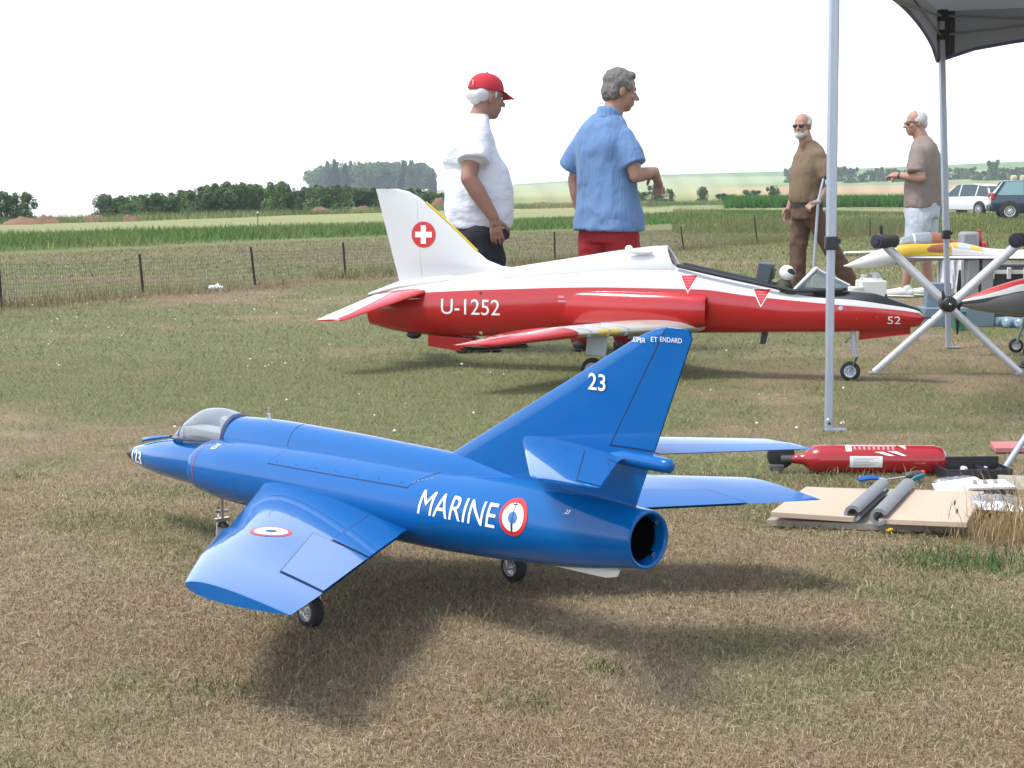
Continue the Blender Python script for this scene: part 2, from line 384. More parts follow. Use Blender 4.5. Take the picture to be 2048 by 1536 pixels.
def landcol(X, Y):
    X = np.asarray(X, float); Y = np.asarray(Y, float); D = np.hypot(X, Y); a = across(X, Y)
    n1 = fbm(X * 1.1, Y * .9, 11); n2 = fbm(X * .35, Y * .25, 21); n3 = fbm(X * 4, Y * 4, 31)
    # mown lawn: brown near, greener further away, in patches
    bias = np.interp(Y, [0, 4.3, 5.6, 6.6, 9, 14, 40], [.20, .16, .30, .58, .68, .62, .60])
    g = sstep(.38, .62, n1 * .55 + n2 * .45 + (bias - .5) * .42 + (n3 - .5) * .30)
    c = mixc(mixc(DRY, STRAW, sstep(.45, .75, fbm(X * 2.3, Y * 2.3, 41)) * .5), GREEN, g * .85)
    # bare strip under the fence, runway, bank, crop, weeds
    e = a + (fbm(X * .5, Y * .5, 51) - .5) * 1.1
    runway = mixc(C3(.22, .185, .115), C3(.18, .19, .085), sstep(.35, .65, fbm(X * .22, Y * .6, 61)))
    c = mixc(c, C3(.17, .115, .065), np.exp(-((e - 10.3) / .35) ** 2) * .8)
    m = sstep(10.5, 11.0, e); c = mixc(c, runway, m)
    c = mixc(c, C3(.19, .19, .075), sstep(17.6, 18.6, e) * .8)
    c = mixc(c, C3(.085, .145, .035), sstep(19.2, 20.2, e))
    crop = mixc(C3(.31, .30, .14), C3(.25, .28, .12), fbm(X * .1, Y * .3, 71))
    c = mixc(c, crop, sstep(27, 30, a + (n2 - .5) * 4))
    c = mixc(c, C3(.34, .27, .14), np.exp(-((a - 43.5) / 1.6) ** 2) * .8)
    c = mixc(c, C3(.13, .19, .065), sstep(44.5, 47, a + (n2 - .5) * 3))
    # meadow with the parked cars on the right, farm track
    right = sstep(.09, .15, X / np.maximum(Y, 1.)) * sstep(20, 34, Y)
    mead = mixc(C3(.135, .165, .05), C3(.20, .175, .09), sstep(.45, .7, fbm(X * .12, Y * .10, 81)) * .7)
    c = mixc(c, mead, right * (1 - .75 * sstep(18, 20, a)) * (1 - sstep(27, 30, a)))
    tr = np.exp(-((Y - 88 - .06 * X + (n2 - .5) * 6) / 5.) ** 2) * sstep(.13, .19, X / np.maximum(Y, 1.)); c = mixc(c, C3(.38, .30, .20), tr * .85)
    # far fields
    uu = X / np.maximum(Y, 1.); w_ = D * (1 + (fbm(X * .01, Y * .004, 91) - .5) * .10)
    P = [(95, C3(.20, .25, .09)), (150, C3(.26, .28, .12)), (230, C3(.24, .29, .11)), (300, C3(.40, .27, .14)), (330, C3(.42, .29, .16)), (430, C3(.42, .30, .17)), (470, C3(.20, .26, .10)), (560, C3(.30, .36, .17)), (760, C3(.33, .40, .20)), (800, C3(.16, .27, .09)), (1000, C3(.15, .25, .08)), (1400, C3(.16, .24, .09))]
    fl = np.stack([np.interp(w_, [p[0] for p in P], [p[1][i] for p in P]) for i in range(3)], -1)
    pale = np.stack([np.interp(w_, [95, 260, 300, 420, 470, 800, 900, 1300], [q[i] for q in (C3(.22, .26, .10), C3(.30, .31, .14), C3(.36, .36, .18), C3(.33, .37, .18), C3(.33, .37, .19), C3(.33, .38, .19), C3(.17, .28, .10), C3(.17, .28, .10))]) for i in range(3)], -1)
    fl = fl * sstep(.10, .17, uu)[..., None] + pale * (1 - sstep(.10, .17, uu))[..., None]
    fl = fl * (1 - .25 * sstep(.5, .8, np.sin(uu * 300 + D * .004) * .5 + .5))[..., None] * .5 + fl * .5
    farm = sstep(90, 110, D) * (1 - sstep(.1, -.05, uu) * (1 - sstep(110, 150, D)))
    return np.clip(mixc(c, fl, farm), 0, 1)
def make_ground():
    rows = [.4]
    while rows[-1] < 1350: rows.append(rows[-1] * 1.0165 + .0025)
    rows = np.array(rows)
    ang = np.concatenate([np.linspace(-180, -34, 60, endpoint=False), np.linspace(-34, 34, 420, endpoint=False), np.linspace(34, 180, 60)])
    A, D = np.meshgrid(np.radians(ang), rows); X = D * np.sin(A); Y = D * np.cos(A); Z = height(X, Y)
    V = np.stack([X, Y, Z], -1).reshape(-1, 3); C = landcol(X, Y).reshape(-1, 3)
    nr, nc = X.shape; i = np.arange(nr - 1)[:, None] * nc + np.arange(nc - 1)[None, :]
    Q = np.stack([i, i + 1, i + nc + 1, i + nc], -1).reshape(-1, 4)[:, ::-1]
    V = np.vstack([V, [[0, 0, 0]]]); C = np.vstack([C, C[:1]])
    attrmat('ground_cover', .95, bump=1., bscale=90, fine=[(7, .18), (38, .28), (140, .45)])
    o = np_mesh('ground', V, Q, 'ground_cover', C, smooth=True)
    T = MB()
    return tag(o, 'dry mown grass airfield with farmland behind', 'ground', kind='structure')
make_ground()
# ------------------------------------------------------------------ blue model jet
BF = Frame((-.2332, 3.8168), 2.31872)
mat('blue_paint', (.001, .100, .335), .25, coat=1., spec=.05, var=.05, scale=6, bump=.035, bscale=9)
mat('panel_gap', (.004, .012, .05), .6); mat('navy_line', (.004, .02, .10), .5); mat('pipe_black', (.006, .006, .007), .35, metal=.3)
mat('white_gel', (.74, .73, .68), .4); mat('red_brown', (.035, .018, .015), .35); mat('cockpit_grey', (.30, .33, .36), .6)
glassmat('canopy_glass', (.55, .61, .67), .15, .04)
def blue_jet():
    T = thing('model_jet', 'blue model jet with MARINE lettering and white 23 on its fin', 'model airplane', tuple(BF.O), BF.a)
    body = Hull([(-.757, .0625, .341, .216, 2), (-.60, .076, .352, .190, 2), (-.40, .093, .360, .170, 2.05), (-.10, .115, .350, .154, 2.15), (.2, .130, .348, .150, 2.3), (.5, .141, .342, .150, 2.4), (.70, .147, .333, .152, 2.4), (.80, .147, .322, .163, 2.4)])
    nose = Hull([(.60, .085, .310, .160, 2.2), (.80, .078, .306, .160, 2.2), (1.0, .070, .291, .160, 2.1), (1.14, .057, .272, .161, 2), (1.24, .041, .252, .167, 2), (1.305, .0275, .236, .174, 2), (1.345, .0185, .225, .183, 2), (1.37, .0115, .216, .191, 2), (1.384, .005, .208, .198, 2), (1.387, .001, .204, .202, 2)])
    spine = Hull([(-.50, .010, .350, .25, 2), (-.35, .028, .366, .25, 2), (-.15, .046, .388, .25, 2), (0, .052, .390, .25, 2), (.25, .056, .392, .25, 2), (.5, .060, .391, .25, 2), (.62, .062, .388, .25, 2), (.70, .062, .384, .25, 2), (.80, .062, .378, .25, 2)])
    mb = MB(); rings = []
    NT = 48; tt = np.linspace(-math.pi / 2, 1.5 * math.pi, NT, endpoint=False)
    for x in np.linspace(-.757, .80, 90): rings.append([body.pt(x, t) for t in tt])
    zc = .2785                                                          # rolled nozzle rim
    for x, r in ((-.760, .0615), (-.761, .059), (-.760, .0545), (-.752, .053), (-.70, .053)):
        rings.insert(0, [np.array([x, r * math.cos(t), zc + r * math.sin(t)]) for t in tt])
    w_, zt, zb, n_ = body.at(.80)                                        # intake lip curling inwards
    def scl(r, k, dx): c = np.array([0, 0, (zt + zb) / 2]); return [np.array([.80 + dx, p[1] * k, c[2] + (p[2] - c[2]) * k]) for p in r]
    base = rings[-1]
    for k, dx in ((.985, .006), (.96, .008), (.93, .004), (.91, -.03)): rings.append(scl(base, k, dx))
    mb.loft(rings, False); fus = mb.build('fuselage', 'blue_paint', T, sharp=None)
    mb = MB(); nose.mesh(mb, 1.310, .60, 50, 40); ns = mb.build('nose', 'blue_paint', T, sharp=60)
    mb = MB(); nose.mesh(mb, 1.387, 1.3105, 24, 40); mb.build('nose_cone', 'red_brown', T, sharp=60)
    mb = MB(); rr = [[nose.pt(x, t) * np.array([1, 1.03, 1]) for t in tt] for x in (1.316, 1.307)]; mb.loft(rr, False); mb.build('nose_ring', 'decal_white', T)
    mb = MB(); spine.mesh(mb, -.50, .765, 60, 32); mb.build('spine', 'blue_paint', T, sharp=60)
    # dark intake throat and engine pipe
    mb = MB(); mb.loft([[np.array([.74, p[1] * .9, (zt + zb) / 2 + (p[2] - (zt + zb) / 2) * .9]) for p in base], [np.array([.70, p[1] * .5, (zt + zb) / 2 + (p[2] - (zt + zb) / 2) * .5]) for p in base]]); mb.build('intake_throat', 'pipe_black', T)
    mb = MB(); mb.lathe((-.735, 0, zc), (1, 0, 0), [(0, .047), (.002, .049), (.12, .051), (.22, .046), (.24, .002)], 36, False); pipe = mb.build('exhaust_pipe', 'pipe_black', T)
    for a in (50, 145, 230, 320):
        c, s_ = math.cos(R(a)), math.sin(R(a)); mb = MB(); mb.box((-.738, .049 * c, zc + .049 * s_), (.014, .010, .006), rx=R(a - 90)); mb.build('pipe_clip', 'chrome', pipe)
    # canopy
    can = Hull([(1.105, .004, .286, .27, 2), (1.08, .026, .300, .262, 2), (1.03, .046, .330, .252, 2), (.97, .056, .366, .250, 2), (.91, .060, .388, .250, 2), (.85, .062, .393, .250, 2), (.79, .062, .388, .250, 2), (.735, .061, .382, .25, 2)])
    def shell(h, x0, x1, k, nx=24):
        rings = []
        for x in np.linspace(x0, x1, nx):
            rings.append([(lambda p: np.array([p[0], p[1] * k, .25 + (p[2] - .25) * k]))(h.pt(x, t)) for t in np.linspace(R(-2), R(182), 28)])
        return rings
    mb = MB(); mb.loft(shell(can, 1.105, .755, 1.0), False, closed=False); cg = mb.build('canopy', 'canopy_glass', T, sharp=None)
    for x0, x1 in ((1.005, .995), (.768, .752)):
        mb = MB(); mb.loft(shell(can, x0, x1, 1.012, 3), False, closed=False); mb.build('canopy_frame', 'navy_line', cg)
    mb = MB()
    for sg in (-1, 1):
        path = []
        for x in np.linspace(1.10, .755, 16):
            z = np.interp(x, [.755, .80, .9, 1.0, 1.10], [.322, .312, .302, .294, .284]); y = max(can.yz(x, z), .004) if z > can.at(x)[2] else .03; path.append((x, sg * (y + .001), z))
        mb.tube(path, .0028, 6)
    mb.build('canopy_rail', 'navy_line', cg)
    mb = MB(); mb.box((.90, 0, .305), (.20, .075, .05)); mb.box((.80, 0, .33), (.05, .05, .07), ry=R(-12)); mb.ell((.835, 0, .355), (.017, .015, .019)); mb.box((1.01, 0, .31), (.03, .07, .03)); mb.build('cockpit', 'cockpit_grey', T)
    # probe along the nose, antenna on the spine, pitot, strake
    mb = MB(); mb.tube([(1.285, .006, .250), (1.275, .006, .256), (1.22, .006, .267), (1.12, .006, .284)], [.003, .006, .0065, .004], 10); mb.build('refuelling_probe', 'blue_paint', T)
    p = BF.y(538, 848); mb = MB(); mb.tube([(p[0], 0, .383), (p[0], 0, .402)], [.006, .006], 10); mb.tube([(p[0], 0, .402), (p[0], 0, .418)], [.0035, .003], 8); mb.build('antenna', 'chrome', T)
    mb = MB(); mb.prism([(-.46, 0, .20), (-.46, 0, .1745), (-.58, 0, .1755), (-.64, 0, .1765), (-.672, 0, .184), (-.68, 0, .20)], (0, 1, 0), .006); st = mb.build('ventral_strake', 'white_gel', T, bevel=.002)
    # fin and rudder, drawn from their outline
    def P(px, py): q = BF.y(px, py); return (q[0], q[2])
    le0, ft1, ft2, tip = P(905, 905), P(1297, 660), P(1345, 655), P(1386, 672)
    def fin_le(z): k = (z - le0[1]) / (ft1[1] - le0[1]); return le0[0] + (ft1[0] - le0[0]) * k
    teb = P(1275, 1005); tet = tip
    def fin_te(z): k = (z - teb[1]) / (tet[1] - teb[1]); return teb[0] + (tet[0] - teb[0]) * k
    st_ = []
    for z in (.30, .36, .40, .45, .52, .60, .66, .69): st_.append(((fin_le(z), 0, z), (fin_te(z), 0, z), .026 - .013 * (z - .30) / .4))
    st_ += [((fin_le(.706) - .004, 0, .706), (fin_te(.706), 0, .706), .012), ((fin_le(.718) - .014, 0, .718), (fin_te(.712) + .008, 0, .718), .010), ((fin_le(.724) - .032, 0, .7245), (fin_te(.72) + .02, 0, .7235), .006)]
    FW = Wing(st_, (0, 1, 0)); mb = MB(); FW.mesh(mb, 24); fin = mb.build('fin', 'blue_paint', T, sharp=50)
    # rudder: raised skin panel with a dark gap around it, both sides
    def fin_pt(x, z, side, off):
        l, t = fin_le(z), fin_te(z); th = .026 - .013 * (z - .30) / .4; c = min(max((x - l) / (t - l), 0), 1)
        return np.array([x, side * (th * naca(c) + off), z])
    hb, ht, rb = P(1225, 890), P(1337, 656), P(1305, 898)
    for side in (1, -1):
        for nm, m, off, g in (('rudder_gap', 'panel_gap', .0006, .0022), ('rudder', 'blue_paint', .0016, -.0012)):
            rings = []
            for i in range(15):
                v = i / 14; z = hb[1] + .001 - g + (.7215 + g * .3 - hb[1]) * v
                xh = hb[0] + (ht[0] - hb[0]) * min(1, (z - hb[1]) / (ht[1] - hb[1])) + g * 1.3; xt = fin_te(min(z, .712)) - .0005
                if z > .712: xt = xt + .012 * (z - .712) / .012
                rings.append([fin_pt(xh + (xt - xh) * j / 8, z, side, off) for j in range(9)])
            mb = MB(); mb.loft(rings, False, closed=False); mb.build(nm, m, fin, sharp=None)
    mb = MB(); mb.tube([(-.655, 0, .442), (-.69, 0, .443), (-.80, 0, .441), (-.818, 0, .4405), (-.822, 0, .4405)], [.010, .0165, .0160, .014, .009], 20); mb.build('tail_fairing', 'blue_paint', T, sharp=50)
    # tailplanes
    for s_ in (1, -1):
        hw = Wing([((-.385, .006 * s_, .450), (-.700, .006 * s_, .444), .026), ((-.43, .05 * s_, .451), (-.722, .05 * s_, .447), .024), ((-.755, .335 * s_, .455), (-.928, .318 * s_, .454), .011), ((-.79, .352 * s_, .455), (-.931, .331 * s_, .454), .006)])
        mb = MB(); hw.mesh(mb, 18); tp = mb.build('tailplane', 'blue_paint', T, sharp=50)
        mb = MB(); hw.patch(mb, .16, .97, (.655, .655), (.665, .67), .0007, ns=8, nc=1); hw.patch(mb, .16, .97, (.655, .655), (.665, .67), .0007, side=-1, ns=8, nc=1); mb.build('hinge_line', 'panel_gap', tp)
        mb = MB(); hw.patch(mb, .17, .96, (.672, .675), (.995, .995), .0012, ns=8, nc=5); mb.build('elevator', 'blue_paint', tp, sharp=None)
    # main wings
    nLE, nTE = BF.z(370, 1168, .244), BF.z(578, 1229, .237)
    for s_ in (1, -1):
        WS = [((.56, .05 * s_, .236), (-.06, .05 * s_, .208), .074), ((.483, .12 * s_, .237), (-.108, .12 * s_, .212), .066), ((.40, .19 * s_, .238), (-.165, .19 * s_, .215), .060), ((.225, .35 * s_, .239), (-.28, .345 * s_, .221), .050), ((.055, .507 * s_, .240), (-.395, .50 * s_, .227), .044), ((.068, .512 * s_, .240), (-.399, .505 * s_, .227), .044), ((-.13, .69 * s_, .242), (-.53, .68 * s_, .232), .037), ((nLE[0] + .02, (nLE[1] - .012) * s_, .243), (nTE[0], (nTE[1] - .006) * s_, .236), .032), ((nLE[0], nLE[1] * s_, .243), (nTE[0], nTE[1] * s_, .236), .030)]
        W = Wing(WS); WP = Wing(WS[:4] + WS[6:]); mb = MB(); W.mesh(mb, 30); wg = mb.build('wing', 'blue_paint', T, sharp=55)
        def ctrl(nm, t0, t1, ca):
            for side in (1, -1):
                mb = MB(); WP.patch(mb, t0, t1, ca, (.998, .998), .0014, side=side, ns=10, nc=6); mb.build(nm + '_gap', 'panel_gap', wg, sharp=None)
                g = .006; mb = MB(); WP.patch(mb, t0 + g, t1 - g, (ca[0] + .007, ca[1] + .007), (.998, .998), .0026, side=side, ns=10, nc=8); mb.build(nm, 'blue_paint', wg, sharp=None)
        ctrl('flap', .10, .445, (.775, .735)); ctrl('aileron', .45, .80, (.60, .66))
        # roundel on the upper skin
        tc, cc = .56, .36; le, te, th = W.lerp(tc); ctr = le + (te - le) * cc
        def onw(a, b, off):
            x = ctr[0] + a; y = ctr[1] + b
            t = min(max((abs(y) - .05) / (abs(WS[-1][0][1]) - .05), 0), 1)
            for _ in range(8):
                l2, t2, _h = W.lerp(t); c2 = (x - l2[0]) / (t2[0] - l2[0]); yy = abs(l2[1] + (t2[1] - l2[1]) * c2); t = min(max(t + (abs(y) - yy) / .78, 0), 1)
            return W.pt(t, min(max(c2, .001), .999), 1, off)
        for nm, r, m, off in (('roundel_ring', .046, 'decal_red', .0007), ('roundel_disc', .037, 'decal_white', .0014), ('roundel_centre', .013, 'decal_navy', .0021)):
            decal(nm, disc_shape(r), lambda a, b, off=off: onw(a, b, off), m, wg)
        # undercarriage under this wing
        tr = .32 * s_; leg = thing('main_gear', None, None); leg.parent = T
        wl = wheel(T, (-.005, tr, .0385), .0385, .030, name='wheel')
        mb = MB(); mb.tube([(-.005, tr - .028 * s_, .038), (-.005, tr + .002 * s_, .038)], .006, 8); mb.tube([(-.005, tr - .026 * s_, .036), (.0, tr - .026 * s_, .12), (.02, tr - .02 * s_, .22)], [.006, .0065, .0085], 10); mb.tube([(.012, tr - .024 * s_, .075), (.030, tr - .022 * s_, .11), (.01, tr - .024 * s_, .14)], .0035, 6)
        mb.build('gear_leg', 'chrome', T); bpy.data.objects.remove(leg)
        mb = MB(); mb.box((.02, tr - .035 * s_, .155), (.08, .003, .10), rx=R(4 * s_)); mb.build('gear_door', 'blue_paint', T)
    nx = .862
    wheel(T, (nx, 0, .034), .034, .022)
    mb = MB()
    for q in (-.017, .017): mb.tube([(nx, q, .034), (nx + .004, q * .9, .072)], .0035, 6)
    mb.box((nx + .003, 0, .074), (.014, .046, .010)); mb.tube([(nx + .003, 0, .074), (nx + .003, 0, .175)], .0075, 12); mb.tube([(nx + .02, 0, .078), (nx + .026, 0, .10), (nx + .008, 0, .125)], .003, 6); mb.tube([(nx + .003, -.02, .098), (nx + .003, .02, .098)], .004, 8)
    mb.build('gear_leg', 'chrome', T)
    # lettering and marks on the near flank (and the same on the far one)
    def flank(h, a0, b0, side, off=.0012, k=-1):
        def fn(a, b):
            x = a0 - a if side > 0 else a0 + a; z = b0 + b
            return np.array([x, side * (h.yz(x, z) + off), z])
        return fn
    for side in (1, -1):
        q = BF.y(836, 1022, .112) if side > 0 else None
        a0, b0 = BF.y(835, 1022, .112)[0], BF.y(835, 1022, .112)[2]
        a1 = BF.y(988, 1050, .10)[0]
        V, Fa = text_shape('MARINE', .054, bold=0., shear=.12); V = V.copy(); V[:, 0] *= (a0 - a1) / V[:, 0].max()
        decal('lettering', (V, Fa), flank(body, a0 if side > 0 else a1, b0 - .005, side), 'decal_white', fus)
        rc = BF.y(1021, 1036, .095)
        for nm, sh, m, off in (('roundel_ring', disc_shape(.041), 'decal_red', .0012), ('roundel_disc', disc_shape(.031), 'decal_white', .0019), ('roundel_centre', disc_shape(.013), mat('decal_blue', (.04, .16, .42), .35), .0026)):
            decal(nm, sh, flank(body, rc[0], rc[2], side, off), m, fus)
        anc = [(-.0008, -.034), (.0008, -.034), (.0008, .027), (.009, .027), (.009, .0288), (.0008, .0288), (.0008, .034), (-.0008, .034), (-.0008, .0288), (-.009, .0288), (-.009, .027), (-.0008, .027)]
        decal('anchor_mark', poly_shape(anc, 2), flank(body, rc[0], rc[2], side, .0032), 'decal_black', fus)
        decal('anchor_mark', poly_shape([(-.0016, -.031), (.0016, -.031), (.0028, -.013), (-.0028, -.013)], 2), flank(body, rc[0], rc[2], side, .0034), 'decal_black', fus)
        q = BF.y(1119, 1029, .08); decal('small_number', text_shape('23', .0085, bold=.02, shear=.25, sx=1.1), flank(body, q[0] if side > 0 else q[0] - .012, q[2], side), 'decal_white', fus)
        q = BF.y(428, 893, .12); decal('small_number', text_shape('23', .012, bold=.02, shear=.2, sx=1.5), flank(body, .735 if side > 0 else .705, .306, side), 'decal_white', fus)
        V, Fa = text_shape('23', .040, bold=.02, sx=1.25); decal('number', (V, Fa), flank(nose, 1.292 if side > 0 else 1.23, .188, side, .0014), 'decal_white', ns)
        decal('warning_triangle', poly_shape([(0, .05), (.05, .05), (.025, 0)], 3), flank(nose, .90 if side > 0 else .85, .20, side, .0012), 'decal_white', ns)
        decal('warning_triangle', poly_shape([(.008, .045), (.042, .045), (.025, .010)], 3), flank(nose, .90 if side > 0 else .85, .20, side, .002), 'decal_red', ns)
        # intake warning line, access panel seams
        mb = MB(); t0 = [t for t in np.linspace(R(-75), R(75), 30)]
        def bp(x, z, off=.0011): return np.array([x, side * (body.yz(x, z) + off), z])
        rings = [[(lambda p: np.array([p[0], side * (p[1] + .0012 * math.cos(t)), p[2] + .0012 * math.sin(t)]))(body.pt(x, t)) for t in t0] for x in (.776, .774)]
        mb.loft(rings, False, closed=False); mb.build('intake_line', 'decal_red', fus)
        def seam(pts, wd=.0022, h=body):
            mb = MB(); mb.tube([np.array([x, side * (h.yz(x, z) - .0006), z]) for x, z in pts], wd * .5, 5); mb.build('panel_seam', 'panel_gap', fus)
        a = BF.y(528, 928, .135); b = BF.y(800, 978, .12)
        seam([(a[0] + (b[0] - a[0]) * k / 20, a[2] + (b[2] - a[2]) * k / 20) for k in range(21)], .0035)
        seam([(b[0] - .06 * (k / 16) ** 1.5, b[2] + (.348 - b[2]) * k / 16) for k in range(17)], .003)
        seam([(a[0] - .02 * k / 10, a[2] + (.335 - a[2]) * k / 10) for k in range(11)], .0012)
        mb = MB(); mb.tube([np.array([.455, side * (spine.yz(.455, z) - .0006), z]) for z in np.linspace(.34, .391, 14)], .0013, 5); mb.build('panel_seam', 'panel_gap', T)
        for k in range(7):
            x = a[0] - .03 + (b[0] - a[0] + .06) * k / 6; z = a[2] + (b[2] - a[2]) * k / 6 + .009; decal('screw_head', disc_shape(.0016, 10, 1), flank(body, x, z, side, .0010), 'panel_gap', fus)
        for k in range(6):
            z = b[2] + .012 + (.325 - b[2]) * k / 6; x = b[0] - .06 * (k / 6) ** 1.5 - .008; decal('screw_head', disc_shape(.0015, 10, 1), flank(body, x, z, side, .0010), 'chrome', fus)
        q = BF.y(817, 933, .09); mb = MB(); c_ = np.array([q[0], side * (body.yz(q[0], q[2]) + .001), q[2]]); mb.cap(c_, .004, c_ + np.array([-.008, side * .004, .003]), .0025, n=8); mb.build('toggle', 'black_plastic', fus)
        # fin lettering
        def onfin(x0, z0, sl=0., off=.0024):
            def fn(a, b):
                x = x0 - a if side > 0 else x0 + a; z = z0 + b + sl * (a if side > 0 else -a); return fin_pt(x, z, side, off)
            return fn
        q = P(1183, 778); decal('number', text_shape('23', .036, bold=.012, sx=1.12), onfin(q[0] if side > 0 else q[0] - .055, q[1]), 'decal_white', fin)
        for wd_, px in (('SUPER', 1268), ('ET', 1308), ('ENDARD', 1326)):
            q = P(px, 682); V, Fa = text_shape(wd_, .0098); V = V.copy(); px2 = {'SUPER': 1297, 'ET': 1321, 'ENDARD': 1367}[wd_]; ln = q[0] - P(px2, 688)[0]; V[:, 0] *= ln / V[:, 0].max()
            decal('lettering', (V, Fa), onfin(q[0] if side > 0 else q[0] - ln, q[1] - .0005, 0., .003), 'decal_white', fin)
    return T
blue_jet()
# ------------------------------------------------------------------ red and white model trainer jet
PSI = R(18)
HO = onz(1700, 762); HF = Frame((HO[0], HO[1]), -PSI)
mat('jet_white', (.60, .61, .63), .22, coat=.6, var=.03, scale=5); mat('jet_red', (.42, .010, .013), .2, coat=.9, var=.05, scale=5, bump=.02, bscale=7)
mat('jet_black', (.022, .028, .032), .32, coat=.2); mat('bare_metal', (.55, .55, .50), .35, metal=.5); mat('gear_grey', (.40, .45, .50), .4)
mat('seat_grey', (.05, .065, .08), .5); mat('helmet_white', (.78, .78, .78), .3, coat=.4); mat('flight_suit', (.05, .05, .03), .8); mat('red_inside', (.35, .04, .03), .5)
glassmat('windscreen_glass', (.25, .32, .36), .35)
def red_jet():
    T = thing('model_jet', 'red and white model jet marked U-1252 with white cross on its fin', 'model airplane', tuple(HF.O), HF.a)
    Y = lambda px, py, y=0.: HF.y(px, py, y)
    xt = Y(745, 600)[0]
    def z0(px, py, y=0.): return Y(px, py, y)[2]
    S = [(xt, .080, z0(745, 586) - .004, z0(745, 650) + .004, 2.3)]
    for px, pt, pb, w_ in ((800, 572, 664, .098), (880, 560, 672, .115), (1000, 552, 674, .132), (1130, 540, 674, .140), (1260, 528, 671, .140), (1345, 527, 668, .136), (1420, 545, 667, .130), (1500, 562, 667, .124), (1590, 580, 666, .112), (1650, 583, 666, .100), (1700, 582, 665, .090), (1740, 585, 663, .080), (1790, 600, 659, .064), (1825, 612, 656, .050), (1840, 617, 654, .041), (1846, 620, 652, .034), (1850, 627, 645, .018), (1851, 634, 638, .004)):
        a = Y(px, pt); S.append((a[0], w_, a[2], z0(px, pb) + .003, 2.25))
    H = Hull(S); xn = S[-1][0]
    def curve(pts, y): 
        q = sorted([(Y(px, py, y)[0], Y(px, py, y)[2]) for px, py in pts]); return lambda x: float(pchip(x, [a for a, b in q], [b for a, b in q]))
    red_top = curve([(745, 592), (900, 582), (1000, 578), (1240, 574), (1400, 578), (1500, 591), (1650, 607), (1750, 616), (1834, 627), (1851, 634)], -.08)
    blk = curve([(745, 520), (1300, 505), (1352, 533), (1420, 549), (1500, 566), (1590, 588), (1650, 596), (1700, 599), (1770, 609), (1835, 622), (1851, 632)], -.06)
    hi = lambda x: max(blk(x), red_top(x) + .004)
    mb = MB(); H.mesh_split(mb, xt, xn, [red_top, hi], 110, 12)
    fus = mb.build('fuselage', ['jet_red', 'jet_white', 'jet_black'], T, sharp=70)
    # raised spine behind the cockpit, open at the front
    x1 = Y(1343, 492)[0]
    SP = []
    for px, pt, w_ in ((870, 556, .030), (950, 546, .05), (1020, 535, .062), (1130, 518, .074), (1240, 500, .082), (1310, 492, .086), (1335, 491, .087)): SP.append((Y(px, pt)[0], w_, z0(px, pt), .46, 2.1))
    SPH = Hull(SP); mb = MB()
    rings = [[SPH.pt(x, t) for t in np.linspace(-math.pi / 2, 1.5 * math.pi, 36, endpoint=False)] for x in np.linspace(SP[0][0], SP[-1][0], 40)]
    last = rings[-1]; cz = .58
    rings.append([np.array([p[0] + .004 + .055 * max(0, (.70 - p[2]) / .12), p[1] * .97, cz + (p[2] - cz) * .97]) for p in last])
    rings.append([np.array([q[0] - .002, q[1] * .86, cz + (q[2] - cz) * .86]) for q in rings[-1]])
    rings.append([np.array([q[0] - .08, q[1] * .98, q[2]]) for q in rings[-1]])
    mb.loft(rings, False); mb.build('spine', 'jet_white', T, sharp=50)
    mb = MB(); mb.loft([[np.array([p[0] - .02, p[1], p[2]]) for p in rings[-2]], [np.array([p[0] - .04, p[1] * .6, cz + (p[2] - cz) * .6]) for p in rings[-2]]]); mb.build('spine_opening', 'red_inside', T)
    q = Y(1285, 500, -.075); mb = MB(); mb.ell((q[0] - .01, -.079, q[2] - .012), (.075, .012, .014)); mb.build('air_scoop', 'jet_white', T)
    q = Y(1258, 497); mb = MB(); mb.ell((q[0], 0, q[2]), (.022, .018, .018)); mb.build('beacon_dome', 'helmet_white', T)
    # fin
    pts = [(752, 377), (797, 556)]
    def P(px, py): q = Y(px, py); return (q[0], q[2])
    tl, tb = P(752, 378), P(797, 556)
    def te(z): k = (z - tb[1]) / (tl[1] - tb[1]); return tb[0] + (tl[0] - tb[0]) * k
    lep = sorted([(P(a, b)[1], P(a, b)[0]) for a, b in ((1050, 538), (1005, 532), (975, 520), (950, 498), (920, 468), (880, 430), (855, 408), (838, 394), (818, 383), (795, 377.5))])
    le = lambda z: float(np.interp(z, [a for a, b in lep], [b for a, b in lep]))
    zs = [.47] + [lep[i][0] for i in range(len(lep))]
    FS = []
    for z in zs: FS.append(((le(z), 0, z), (te(z), 0, z), max(.010, .055 - .045 * (z - .5) / .5)))
    FW = Wing(FS, (0, 1, 0)); mb = MB(); FW.mesh(mb, 20); fin = mb.build('fin', 'jet_white', T, sharp=50)
    def onfin(x, z, off=.0015):
        a, b = le(z), te(z); c = min(max((a - x) / (a - b), 0), 1); th = max(.010, .055 - .045 * (z - .5) / .5); return np.array([x, -(th * naca(c) + off), z])
    cc = P(849, 469)
